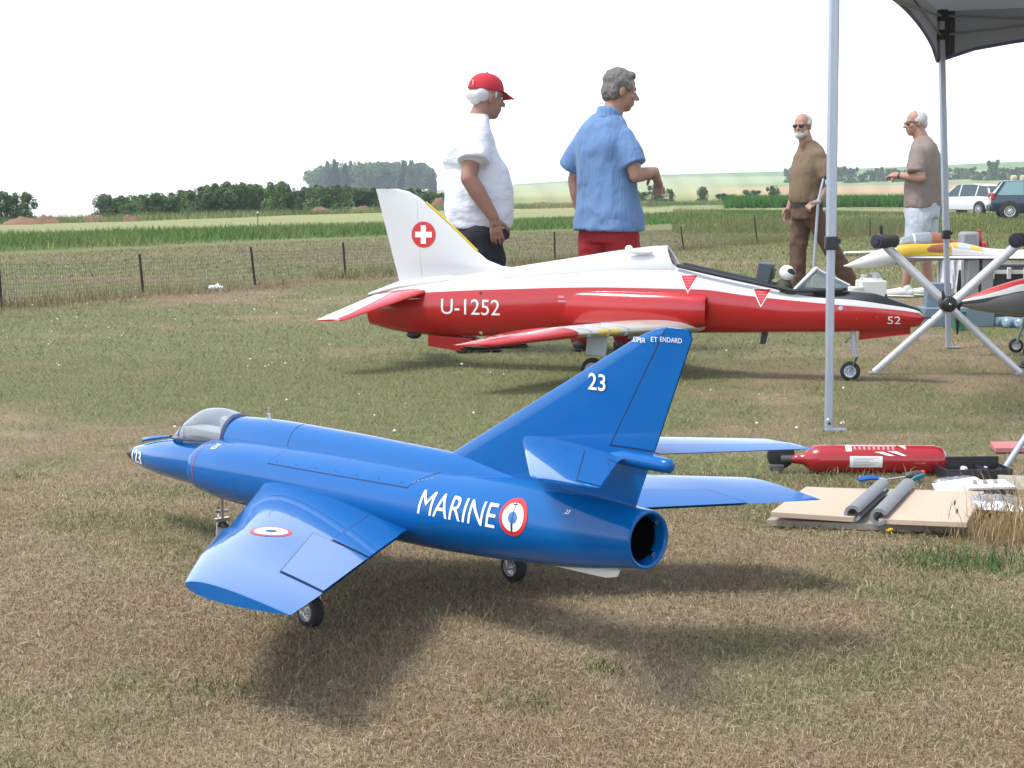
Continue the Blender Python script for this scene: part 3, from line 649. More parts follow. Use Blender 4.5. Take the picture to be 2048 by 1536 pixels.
    for side in (-1, 1):
        def df(a, b, off): p = onfin(cc[0] + a, cc[1] + b, off); p[1] *= -side; return p
        decal('cross_disc', disc_shape(.074, 48, 12), lambda a, b: df(a, b, .0014), 'decal_red', fin)
        L, wd = .052, .016; cr = [(-wd, -L), (wd, -L), (wd, -wd), (L, -wd), (L, wd), (wd, wd), (wd, L), (-wd, L), (-wd, wd), (-L, wd), (-L, -wd), (-wd, -wd)]
        decal('white_cross', poly_shape(cr, 4), lambda a, b: df(a, b, .0034), 'decal_white', fin)
        mb = MB(); hp = [P(822 + (764 - 752), 388), P(845, 556)]; mb.tube([(lambda p: p * np.array([1, -side, 1]))(onfin(hp[0][0] + (hp[1][0] - hp[0][0]) * k / 12, hp[0][1] + (hp[1][1] - hp[0][1]) * k / 12, .0)) for k in range(13)], .0012, 5); mb.build('rudder_gap', 'gear_grey', fin)
    mb = MB(); mb.tube([(le(z) + .002, 0, z) for z in np.linspace(.66, .93, 16)], .007, 8); mb.build('leading_edge_strip', 'decal_yellow', fin)
    # tail fairing on top of the jet pipe, tail cone ring
    mb = MB(); mb.loft([[np.array([x, w_ * math.cos(t), z + h * math.sin(t)]) for t in np.linspace(0, 2 * math.pi, 20, endpoint=False)] for x, w_, z, h in ((xt - .004, .06, z0(745, 588), .012), (Y(800, 570)[0], .055, z0(800, 572), .03), (Y(900, 560)[0], .05, z0(900, 560), .03), (Y(960, 556)[0], .02, z0(960, 562), .02))]); mb.build('tail_fairing', 'jet_white', T, sharp=60)
    zc = (S[0][2] + S[0][3]) / 2; mb = MB(); mb.lathe((xt - .001, 0, zc), (-1, 0, 0), [(0, .075), (.004, .07), (.004, .062), (-.05, .058), (-.06, .001)], 28, False); mb.build('exhaust_pipe', 'dark_grey', T)
    q = Y(828, 672); mb = MB(); mb.ell((q[0], 0, q[2] + .008), (.045, .03, .024)); mb.build('tail_bumper', 'black_plastic', T)
    # tailplanes
    a, b = Y(852, 584, -.09), Y(748, 590, -.085); tp = Y(632, 640, -.60); ltp = tp + np.array([.17, 0, .004])
    for s_ in (-1, 1):
        f = lambda p: (p[0], abs(p[1]) * s_, p[2]); r0 = np.array(a) + (np.array(a) - ltp) * .14; r1 = np.array(b) + (np.array(b) - tp) * .12
        W = Wing([(f(r0), f(r1), .04), (f(a), f(b), .036), (f(ltp), f(tp), .012), (f(ltp + np.array([-.05, -.012, -.003])), f(tp + np.array([.004, -.012, -.003])), .006)]); mb = MB(); W.mesh(mb, 16); tpn = mb.build('tailplane', 'jet_red', T, sharp=50)
        mb = MB(); W.patch(mb, .12, .99, (.62, .20), (.98, .98), .0015, ns=6, nc=6); mb.build('upper_panel', 'jet_white', tpn, sharp=None)
        mb = MB(); mb.prism([(a[0] - .02, s_ * .112, a[2] - .035), (a[0] - .10, s_ * .115, a[2] - .045), (a[0] - .10, s_ * .115, a[2] - .032)], (0, 1, 0), .02); mb.build('tail_vane', 'jet_white', T)
    # wings
    bl = Y(1150, 668, -.72); tpw = Y(907, 690, -1.17); rl = Y(1395, 652, -.17)
    for s_ in (-1, 1):
        f = lambda p: np.array([p[0], abs(p[1]) * s_, p[2]])
        rle = np.array([rl[0] + .03, -.10, .275]); rte = np.array([rl[0] - .70, -.10, .262]); bte = np.array([bl[0] - .36, -.72, .275])
        st = [(f(rle), f(rte), .085), (f(np.array([rl[0] - .05, -.20, .277])), f(rte + np.array([-.01, -.1, .002])), .078), (f(bl), f(bte), .050)]
        W = Wing(st); mb = MB(); W.mesh(mb, 24, caps=True); wg = mb.build('wing', 'bare_metal', T, sharp=50)
        ble = bl + np.array([.02, -.002, 0]); tle = np.array([tpw[0] + .22, -1.15, tpw[2] + .006])
        st2 = [(f(ble), f(bte + np.array([0, -.002, 0])), .062), (f((ble * .6 + tle * .4)), f(bte * .6 + tpw * .4), .048), (f(tle), f(tpw), .026), (f(tle + np.array([-.06, -.02, 0])), f(tpw + np.array([.01, -.02, 0])), .010)]
        W2 = Wing(st2); mb = MB(); W2.mesh(mb, 22); mb.build('wing_panel', 'jet_red', wg, sharp=50)
        mb = MB(); W2.patch(mb, .02, .9, (.80, .75), (.81, .77), .0015, ns=6, nc=1); mb.build('aileron_gap', 'decal_red', wg)
        for t in (.60, .74, .88):
            l_, t_, th = W.lerp(t); mb = MB(); mb.tube([W.pt(t, c, 1, .001) for c in (.30, .2, .1, .04, .01)] + [W.pt(t, c, -1, .001) for c in (.01, .05)], .0065, 6); mb.build('wing_fence', 'rim_grey', wg)
        mb = MB(); W.patch(mb, .66, .82, (.0, .0), (.035, .035), .0012, ns=4, nc=4); W.patch(mb, .66, .82, (.0, .0), (.03, .03), .0012, side=-1, ns=4, nc=4); mb.build('yellow_mark', 'decal_yellow', wg)
        # intake trunk on the flank
        IT = Hull([(Y(1120, 600)[0], .01, .42, .30, 2.2), (Y(1180, 600)[0], .045, .455, .27, 2.3), (Y(1260, 600)[0], .072, .462, .262, 2.5), (Y(1340, 600)[0], .082, .462, .262, 2.6), (Y(1400, 600)[0], .080, .452, .268, 2.6), (Y(1422, 600)[0], .074, .445, .276, 2.6)])
        rings = [[IT.pt(x, t) + np.array([0, s_ * .115, 0]) for t in np.linspace(-math.pi / 2, 1.5 * math.pi, 32, endpoint=False)] for x in np.linspace(IT.xs[0], IT.xs[-1], 36)]
        c0 = np.array([IT.xs[-1], s_ * .115, .36])
        for k, dx in ((.97, .004), (.90, .003), (.84, -.03), (.5, -.05)): rings.append([c0 + (p - c0) * np.array([0, k, k]) + np.array([dx, 0, 0]) for p in rings[35]])
        mb = MB(); mb.loft(rings); mb.build('intake', 'jet_red', T, sharp=60)
        # main gear
        wx, wy = Y(1183, 768, -.45)[0], .43 * s_
        wheel(T, (wx, wy, .062), .062, .04, rim='rim_grey')
        mb = MB(); mb.tube([(wx + .02, wy, .29), (wx + .015, wy, .16)], .016, 12); mb.tube([(wx + .015, wy, .17), (wx + .06, wy - .03 * s_, .11), (wx, wy - .03 * s_, .062), (wx, wy, .062)], .010, 8); mb.build('gear_leg', 'gear_grey', T)
        mb = MB(); mb.box((wx + .03, wy + .03 * s_, .205), (.11, .005, .13), ry=R(6)); mb.build('gear_door', 'gear_grey', T, bevel=.002)
    # ventral keels
    for s_ in (-1, 1):
        k = [P(862, 668), P(862, 690), P(925, 701), P(950, 676)]; mb = MB(); mb.prism([(a_, s_ * .045, b_) for a_, b_ in k], (0, 1, 0), .012); mb.build('ventral_keel', 'jet_red', T, bevel=.002)
    # nose gear
    wheel(T, (0, 0, .052), .052, .032, rim='rim_grey')
    mb = MB()
    for q in (-.022, .022): mb.tube([(0, q, .052), (.035, q, .13), (.02, q * .7, .165)], .006, 8)
    mb.tube([(.02, 0, .15), (.006, 0, .30)], .0135, 12); mb.tube([(.0, 0, .17), (-.03, 0, .20), (0, 0, .24)], .006, 8); mb.build('gear_leg', 'gear_grey', T)
    k = [P(1718, 656), P(1716, 681), P(1820, 669), P(1822, 640)]; mb = MB(); mb.prism([(a_, .03, b_) for a_, b_ in k], (0, 1, 0), .006); mb.build('gear_door', 'jet_red', T)
    k = [P(1523, 665), P(1520, 688), P(1531, 688), P(1537, 665)]; mb = MB(); mb.prism([(a_, 0, b_) for a_, b_ in k], (0, 1, 0), .008); mb.build('blade_antenna', 'jet_black', T)
    q = P(1772, 598); mb = MB(); mb.prism([(q[0] - .014, 0, q[1] - .008), (q[0] - .004, 0, q[1] + .026), (q[0] + .004, 0, q[1] + .026), (q[0] + .016, 0, q[1] - .012)], (0, 1, 0), .02); mb.build('nose_fin', 'jet_black', T)
    q = Y(1846, 622); mb = MB(); mb.tube([(xn - .02, 0, (S[-1][2] + S[-1][3]) / 2), (xn + .03, 0, (S[-1][2] + S[-1][3]) / 2)], .004, 8); mb.build('pitot_probe', 'black_plastic', T)
    # cockpit: tub, seat, pilot, windscreen
    cp = [Y(1450, 552)[0], Y(1590, 580)[0]]
    a, b = P(1360, 528), P(1592, 580)
    mb = MB()
    for s_ in (-1, 1): mb.tube([(a[0], s_ * .085, a[1] - .004), ((a[0] + b[0]) / 2, s_ * .09, (a[1] + b[1]) / 2 - .004), (b[0], s_ * .085, b[1]), (P(1690, 575)[0], s_ * .06, P(1690, 578)[1])], .011, 8)
    mb.build('canopy_rail', 'jet_black', T)
    q = P(1532, 550); mb = MB(); mb.box((q[0] - .004, -.0, q[1] + .012), (.075, .10, .105), ry=R(8)); mb.box((q[0] + .036, 0, q[1] + .01), (.02, .07, .06), ry=R(8)); mb.box((q[0] + .006, 0, q[1] - .09), (.04, .06, .10), ry=R(8)); seat = mb.build('ejection_seat', 'seat_grey', T, bevel=.006)
    q = P(1574, 546); pc = np.array([q[0], -.005, q[1]])
    mb = MB(); mb.ell(pc, (.042, .038, .042)); hel = mb.build('pilot_helmet', 'helmet_white', T)
    mb = MB(); mb.ell(pc + np.array([.014, 0, .010]), (.034, .0365, .022), rot=Euler((0, R(20), 0))); mb.build('visor', 'jet_black', hel)
    mb = MB(); mb.cap(pc + np.array([.0, 0, -.04]), .02, pc + np.array([-.01, 0, -.07]), .022); mb.cap(pc + np.array([-.012, -.06, -.075]), .024, pc + np.array([-.012, .06, -.075]), .024); mb.cap(pc + np.array([-.015, 0, -.08]), .05, pc + np.array([-.01, 0, -.15]), .05); mb.cap(pc + np.array([-.012, -.07, -.08]), .018, pc + np.array([.05, -.05, -.11]), .015); mb.build('pilot_figure', 'flight_suit', T, remesh=.007, sm=3)
    wa, wb, wc = P(1590, 581), P(1632, 537), P(1700, 573)
    mb = MB(); arc = []
    for t in np.linspace(0, math.pi, 15):
        k = math.sin(t) ** .85; arc.append(np.array([wa[0] + (wb[0] - wa[0]) * k, .075 * math.cos(t), wa[1] + (wb[1] - wa[1]) * k]))
    frn = [np.array([wc[0] - .02 * (1 - math.sin(t)), .058 * math.cos(t), wc[1] - .006 + .012 * math.sin(t)]) for t in np.linspace(0, math.pi, 15)]
    mb.loft([[p + (q_ - p) * k for p, q_ in zip(arc, frn)] for k in np.linspace(0, 1, 6)], False, closed=False); ws = mb.build('windscreen', 'windscreen_glass', T, sharp=None)
    mb = MB(); mb.tube(arc, .0095, 8, flat=1.3); mb.build('windscreen_arch', 'jet_white', ws)
    mb = MB(); mb.tube([arc[7], frn[7]], .006, 6); mb.build('windscreen_strut', 'jet_white', ws)
    mb = MB(); mb.box(((wa[0] + wc[0]) / 2 + .03, 0, wa[1] + .004), (.14, .09, .03)); mb.build('instrument_panel', 'jet_black', T)
    # lettering on the near flank
    def fl(x0, zz, off=.0016):
        def fn(a, b): x = x0 + a; z = zz + b; return np.array([x, -(H.yz(x, z) + off), z])
        return fn
    a, b = Y(882, 628, -.12), Y(1001, 628, -.12); V, Fa = text_shape('U-1252', Y(882, 597, -.12)[2] - a[2]); V = V.copy(); V[:, 0] *= (b[0] - a[0]) / V[:, 0].max(); decal('lettering', (V, Fa), fl(a[0], a[2]), 'decal_white', fus)
    a, b = Y(1775, 648, -.06), Y(1801, 648, -.06); V, Fa = text_shape('52', .040); V = V.copy(); V[:, 0] *= (b[0] - a[0]) / V[:, 0].max(); decal('lettering', (V, Fa), fl(a[0], a[2]), 'decal_white', fus)
    a = Y(1323, 530, -.09); decal('small_number', text_shape('2', .012), fl(a[0], a[2]), 'decal_black', fus)
    for px, py in ((1357, 549), (1502, 577)):
        a = Y(px, py, -.125); wd = .105; hh = .100
        decal('warning_triangle', poly_shape([(0, 0), (wd, 0), (wd / 2, -hh)], 3), fl(a[0], a[2], .0014), 'decal_white', fus)
        decal('warning_triangle', poly_shape([(.009, -.005), (wd - .009, -.005), (wd / 2, -hh + .012)], 3), fl(a[0], a[2], .0024), 'decal_red', fus)
        for k in range(4):
            y_ = -.016 - k * .014; ww = (wd - .03) * (1 + y_ / hh) * .75; decal('warning_text_line', poly_shape([(wd / 2 - ww / 2, y_), (wd / 2 + ww / 2, y_), (wd / 2 + ww / 2, y_ - .004), (wd / 2 - ww / 2, y_ - .004)], 1), fl(a[0], a[2], .0033), mat('faded_pink', (.6, .2, .22), .5), fus)
    for px, py, r, m in ((961, 586, .009, 'decal_black'), (1015, 566, .008, 'gear_grey'), (1099, 558, .009, 'gear_grey'), (1680, 617, .012, 'gear_grey'), (1712, 639, .006, 'decal_red'), (1752, 636, .006, 'decal_red'), (957, 667, .01, 'decal_white')):
        a = Y(px, py, -.12); decal('fuselage_fitting', disc_shape(r, 16, 2), fl(a[0], a[2]), m, fus)
    for py, ww in ((591, .035), (600, .05)):
        a = Y(1117, py, -.13); decal('stencil_mark', poly_shape([(0, 0), (ww, 0), (ww, -.012), (0, -.012)], 1), fl(a[0], a[2]), mat('faded_pink', (.6, .2, .22), .5), fus)
    return T
red_jet()
# ------------------------------------------------------------------ tent, stands, tools and other models
mat('tent_fabric', (.26, .28, .30), .85, var=.06, scale=3, bump=.3, bscale=6)
_n = MAT['tent_fabric'].node_tree; _t = _n.nodes.new('ShaderNodeBsdfTranslucent'); _t.inputs[0].default_value = (.26, .28, .31, 1); _m = _n.nodes.new('ShaderNodeMixShader'); _m.inputs[0].default_value = .15
_n.links.new(_n.nodes['Principled BSDF'].outputs[0], _m.inputs[1]); _n.links.new(_t.outputs[0], _m.inputs[2]); _n.links.new(_m.outputs[0], _n.nodes['Material Output'].inputs[0])
mat('tent_trim', (.16, .13, .30), .8)
mat('foam_grey', (.20, .215, .23), .9, var=.08, bump=.15, bscale=60); mat('foam_dark', (.055, .06, .05), .85); mat('foam_black', (.014, .013, .016), .8)
mat('plywood', (.50, .39, .29), .6, var=.10, scale=4, wave=(2, 30, 30), bump=.04, bscale=3); mat('plywood_edge', (.42, .29, .17), .75, var=.3, scale=90)
mat('board_grey', (.33, .29, .24), .85, var=.15, scale=9)
mat('extinguisher_red', (.33, .010, .016), .22, coat=.8, var=.05); mat('label_paper', (.72, .71, .70), .6); mat('print_grey', (.25, .24, .26), .6)
mat('silver_foil', (.62, .64, .68), .28, metal=.75, bump=1., bscale=26); mat('white_plastic', (.74, .73, .69), .5, var=.05); mat('clear_blue', (.45, .62, .75), .2, trans=.4)
mat('green_plastic', (.03, .18, .11), .45); mat('teal_handle', (.02, .16, .20), .45); mat('blue_handle', (.01, .10, .40), .4); mat('pink_board', (.50, .17, .18), .6)
mat('white_cloth', (.72, .74, .78), .9, bump=.6, bscale=9); mat('grey_plastic', (.24, .25, .26), .55); mat('red_plastic', (.5, .03, .03), .4); mat('orange_plastic', (.6, .22, .03), .5)
mat('stand_grey', (.27, .27, .26), .6, var=.06); mat('stand_blue', (.16, .22, .28), .6); mat('purple_plastic', (.022, .017, .04), .4)
def tent():
    A = np.array([1.328, 6.643]); B_ = np.array([2.792, 10.187]); d = (B_ - A) / np.linalg.norm(B_ - A); n = np.array([d[1], -d[0]])
    Cc = B_ + n * 3.; Dd = A + n * 3.; cs = [A, B_, Cc, Dd]; ctr = sum(cs) / 4
    T = thing('canopy_tent', 'grey folding canopy tent on slim aluminium legs', 'tent', (ctr[0], ctr[1], 0))
    L = lambda p, z: np.array([p[0] - ctr[0], p[1] - ctr[1], z])
    lean = {0: (-.022, 0), 1: (-.115, 0), 2: (0, 0), 3: (0, 0)}
    ZE = 2.08; top = [L(c, ZE) + np.array([lean[i][0], lean[i][1], 0]) for i, c in enumerate(cs)]
    for i, c in enumerate(cs):
        b = L(c, 0); t = top[i]
        def mid(z): return b + (t - b) * (z / ZE)
        ax = (t - b) / np.linalg.norm(t - b); z1 = 1 - (485 - 380) / FPX * 6.64 if i == 0 else 1 - (468 - 380) / FPX * 10.19
        def bar(z0, z1_, w_):
            mb = MB(); r = []
            for z in (z0, z1_):
                p = mid(z); q = w_ / 2; k = q * .72
                r.append([p + np.array([x, y, 0]) for x, y in ((-q, -k), (-k, -q), (k, -q), (q, -k), (q, k), (k, q), (-k, q), (-q, k))])
            mb.loft(r); return mb
        lg = bar(.0, z1, .032).build('lower_leg', 'aluminium', T, smooth=False); bar(z1, ZE + .02, .039).build('upper_leg', 'aluminium', T, smooth=False)
        mb = MB(); mb.box(mid(z1), (.050, .050, .055)); mb.box(mid(z1) + np.array([.03, 0, .008]), (.02, .02, .02)); mb.build('slide_lock', 'black_plastic', T, bevel=.004)
        mb = MB(); mb.box(b + np.array([.028, 0, .003]), (.09, .06, .006)); mb.build('foot_plate', 'aluminium', T)
        if i == 0:
            mb = MB(); mb.tube([b + np.array([.05, -.01, .0]), b + np.array([.05, -.01, .03]), b + np.array([.057, -.01, .04]), b + np.array([.064, -.01, .03])], .004, 6); mb.build('ground_peg', 'chrome', T)
            mb = MB(); mb.lathe(b + np.array([.0, -.0165, .03]), (0, -1, 0), [(0, .006), (.001, .006), (.001, .0002)], 10, False); mb.build('bolt_hole', 'black_plastic', T)
        mb = MB(); mb.box(mid(1.96), (.075, .075, .06)); mb.box(mid(ZE), (.07, .07, .07)); mb.build('corner_bracket', 'black_plastic', T, bevel=.006)
    # scissor trusses along each side
    for i in range(4):
        a, b = top[i], top[(i + 1) % 4]
        for k in range(2):
            p = a + (b - a) * (k / 2); q = a + (b - a) * ((k + 1) / 2)
            for z0, z1 in ((-.12, .0), (0., -.12)):
                mb = MB(); mb.tube([p + np.array([0, 0, z0]), q + np.array([0, 0, z1])], .009, 6); mb.build('truss_bar', 'grey_plastic', T)
    # roof and scalloped valance
    peak = np.array([0, 0, 2.75]); N = 14; ring = []
    for i in range(4): ring += [top[i] + (top[(i + 1) % 4] - top[i]) * k / N + np.array([0, 0, .03]) for k in range(N)]
    out = []
    for k, p in enumerate(ring): out.append(p + np.array([p[0], p[1], 0]) * .012)
    rings = [[peak + (p - peak) * t + np.array([0, 0, -.10 * math.sin(math.pi * t)]) for p in out] for t in np.linspace(.02, 1, 9)]
    mb = MB(); mb.loft(rings, False); mb.build('roof', 'tent_fabric', T, sharp=60)
    for i in range(4):
        hem = []; up = []; trim = []
        for k in range(N + 1):
            p = out[(i * N + k) % (4 * N)]; s = k / N; drop = .30 - .17 * math.sin(math.pi * min(1, max(0, s))) ** .6
            up.append(p); hem.append(p - np.array([0, 0, drop]) - np.array([p[0], p[1], 0]) * .002 + np.array([0, 0, 0])); trim.append(hem[-1] + np.array([0, 0, -.009]))
        mb = MB(); mb.loft([[u + (h - u) * t for u, h in zip(up, hem)] for t in np.linspace(0, 1, 5)], False, closed=False); v = mb.build('valance', 'tent_fabric', T)
        mb = MB(); mb.tube(trim, .011, 6); mb.build('valance_trim', 'tent_trim', v)
        mb = MB(); c = hem[0]; mb.loft([[c + np.array([0, 0, 0]) + (hem[1] - hem[0]) * .02 + (up[0] - hem[0]) * t for t in (0, 1)], [hem[0] + (hem[1] - hem[0]) * .45 + ((up[0] + (up[1] - up[0]) * .45) - (hem[0] + (hem[1] - hem[0]) * .45)) * t for t in (0.03, 1)]], False, closed=False)
        o = mb.build('corner_patch', 'dark_grey', v); o.location = tuple(-.004 * q for q in (hem[0] / np.linalg.norm(hem[0])))
tent()
def folding_stand():
    a, b = onz(1745, 748), onz(2045, 752); o = (a + b) / 2
    T = thing('folding_stand', 'white tube X-shaped folding model stand with padded ends', 'stand', tuple(o))
    L = lambda p: np.array(p) - o
    t1, t2 = atY(2036, 484, 8.62), atY(1768, 486, 8.70)
    for p, q in ((a, t1), (b, t2)):
        p = L(p); q = L(q); m = p + (q - p) * .52
        dy = np.array([0, -.03 if p[0] < 0 else .03, 0])
        mb = MB(); mb.tube([p + dy + np.array([0, 0, .015]), p + (q - p) * .06 + dy + np.array([0, 0, .01]), m + dy], [.016, .0195, .0195], 14); lg = mb.build('leg', 'aluminium_white', T)
        mb = MB(); mb.tube([m + dy, q + dy], .0245, 14); mb.build('upper_leg', 'aluminium_white', T)
        mb = MB(); mb.box(p + dy + np.array([0, 0, .008]), (.06, .04, .016)); mb.build('leg_tip', 'grey_plastic', lg, bevel=.004)
    for q, m, dr in ((t2, 'foam_dark', np.array([.72, .6, 0])), (t1, 'foam_black', np.array([.3, .6, 0]))):
        q = L(q) + np.array([0, 0, .01]); dr = dr / np.linalg.norm(dr) * .155; s = q - dr * .42
        mb = MB(); mb.tube([s, s + dr * .04, s + dr * .96, s + dr], [.036, .039, .039, .036], 20); pd = mb.build('foam_pad', m, T)
        mb = MB(); mb.lathe(s, -dr, [(0, .040), (.002, .038), (.003, .022), (.010, .020), (.010, .001)], 20, False); mb.build('end_cap', 'purple_plastic', pd)
    q = L(t2); mb = MB(); mb.cap(q + np.array([-.02, -.02, .05]), .008, q + np.array([-.024, -.02, .09]), .010); mb.build('lever', 'black_plastic', T)
    c = L(atY(1897, 608, 8.58)); mb = MB(); mb.lathe(c + np.array([0, .10, 0]), (0, -1, 0), [(0, .03), (.06, .041), (.07, .045), (.115, .043), (.13, .030), (.131, .001)], 24, False)
    mb.cap(c + np.array([-.03, -.01, .03]), .010, c + np.array([-.034, -.012, .065]), .008); hb = mb.build('hub', 'black_plastic', T, sharp=50)
    mb = MB(); mb.ell(c + np.array([0, -.033, 0]), (.007, .005, .007)); mb.build('hub_bolt', 'chrome', hb)
folding_stand()
def extinguisher():
    r = .052; a = onz(1612, 918, r); b = onz(1892, 920, r); ax = (b - a) / np.linalg.norm(b - a); ln = np.linalg.norm(b - a)
    T = thing('fire_extinguisher', 'red fire extinguisher cylinder lying in the dry grass', 'extinguisher', (a[0], a[1], 0))
    o = np.array([0, 0, r])
    mb = MB(); mb.lathe(o, ax, [(-.05, .016), (-.03, .017), (-.012, .020), (0, .028), (.012, .040), (.03, .049), (.05, r), (ln - .045, r), (ln - .02, .047), (ln - .006, .034), (ln, .016), (ln + .001, .001)], 40); cy = mb.build('cylinder', 'extinguisher_red', T, sharp=None)
    up = np.array([0, -.45, .89]); sd = np.cross(ax, np.array([0, 0, 1.]));
    mb = MB(); v = o + ax * -.065; mb.lathe(o + ax * -.09, ax, [(0, .014), (.045, .014)], 12); mb.box(o + ax * -.105 + np.array([0, -.01, -.03]), (.05, .03, .022)); mb.build('valve', 'dark_grey', T, bevel=.003)
    mb = MB(); c = o + ax * -.088 + np.array([0, .01, .012]); mb.lathe(c + np.array([0, .015, 0]), (0.1, -1, .05), [(0, .03), (.002, .048), (.012, .051), (.022, .048), (.026, .036), (.028, .001)], 32, False); mb.build('rubber_disc', 'black_rubber', T, sharp=50)
    def band(t0, t1, a0, a1, off, m, nm):
        e1 = np.array([0, 0, 1.]); e2 = np.cross(ax, e1); e2 = e2 if e2[1] < 0 else -e2
        rings = [[o + ax * t + (r + off) * (math.cos(R(q)) * e1 + math.sin(R(q)) * e2) for q in np.linspace(a0, a1, 10)] for t in np.linspace(t0, t1, 6)]
        mb = MB(); mb.loft(rings, False, closed=False); return mb.build(nm, m, cy, sharp=None)
    k = ln / 280.; f = lambda px: (px - 1612) * k
    band(f(1695), f(1760), 68, 112, .0008, 'label_paper', 'label'); 
    for i in range(6): band(f(1702), f(1752 - (i % 3) * 9), 74 + i * 6, 75.5 + i * 6, .0016, 'print_grey', 'label_line')
    band(f(1688), f(1700), 10, 48, .0008, 'decal_white', 'instruction_panel'); band(f(1700), f(1790), 12, 17, .0008, 'decal_white', 'instruction_panel')
    for i in range(9): band(f(1704 + i * 9.5), f(1709 + i * 9.5), 22, 40, .0008, mat('faded_pink', (.6, .2, .22), .5), 'instruction_text')
    def slant(t0, t1, t2, t3, a0, a1):
        e1 = np.array([0, 0, 1.]); e2 = np.cross(ax, e1); e2 = e2 if e2[1] < 0 else -e2
        rings = []
        for q in np.linspace(0, 1, 8):
            an = R(a0 + (a1 - a0) * q); l_, r_ = t0 + (t2 - t0) * q, t1 + (t3 - t1) * q
            rings.append([o + ax * (l_ + (r_ - l_) * s) + (r + .0011) * (math.cos(an) * e1 + math.sin(an) * e2) for s in (0, .5, 1)])
        mb = MB(); mb.loft(rings, False, closed=False); mb.build('flash_mark', 'decal_white', cy)
    slant(f(1744), f(1762), f(1772), f(1784), 50, 66); slant(f(1770), f(1788), f(1800), f(1808), 46, 66); slant(f(1793), f(1808), f(1806), f(1808), 12, 36)
extinguisher()
def cradle():
    o = onz(1745, 1045)
    T = thing('plywood_cradle', 'plywood model cradle with grey foam tubes lying on a base board', 'cradle', tuple(o)); L = lambda p: np.array(p) - o
    def board(nm, corners, z, th, m, dz=(0, 0, 0, 0, 0)):
        p = [L(onz(x, y, z)) + np.array([0, 0, dz[i]]) for i, (x, y) in enumerate(corners)]; mb = MB(); mb.prism(p, (0, 0, 1), th); return mb.build(nm, m, T, smooth=False, bevel=.0015)
    board('base_board', [(1533, 1046), (1940, 1062), (1975, 1003), (1965, 988), (1620, 980)], .012, .020, 'board_grey')
    p1 = [(1541, 1030), (1708, 1033), (1768, 980), (1612, 979)]; p2 = [(1757, 1036), (1934, 1050), (1968, 990), (1818, 979)]
    board('left_board', p1, .044, .016, 'plywood', (.002, -.010, -.010, .002)); board('right_board', p2, .046, .016, 'plywood', (-.010, .0, .004, -.010))
    for a, b in (((1705, 1028), (1765, 973)), ((1757, 1034), (1816, 972))):
        a, b = L(onz(*a, .050)), L(onz(*b, .050)); d = (b - a) / np.linalg.norm(b - a); mb = MB()
        s, n_ = basis(d)[0], basis(d)[1]; sg = -1 if a[0] < 0 else 1
        rings = []
        outer, inner = .0255, .0155
        arc = [R(t) for t in (np.linspace(20, 340, 26) if sg < 0 else np.linspace(200, 520, 26))]
        for q in np.linspace(0, 1, 8):
            c = a + (b - a) * q; rings.append([c + outer * (math.cos(t) * s * 1 + math.sin(t) * n_) for t in arc] + [c + inner * (math.cos(t) * s + math.sin(t) * n_) for t in arc[::-1]])
        mb.loft(rings); mb.build('foam_tube', 'foam_grey', T, sharp=50)
cradle()
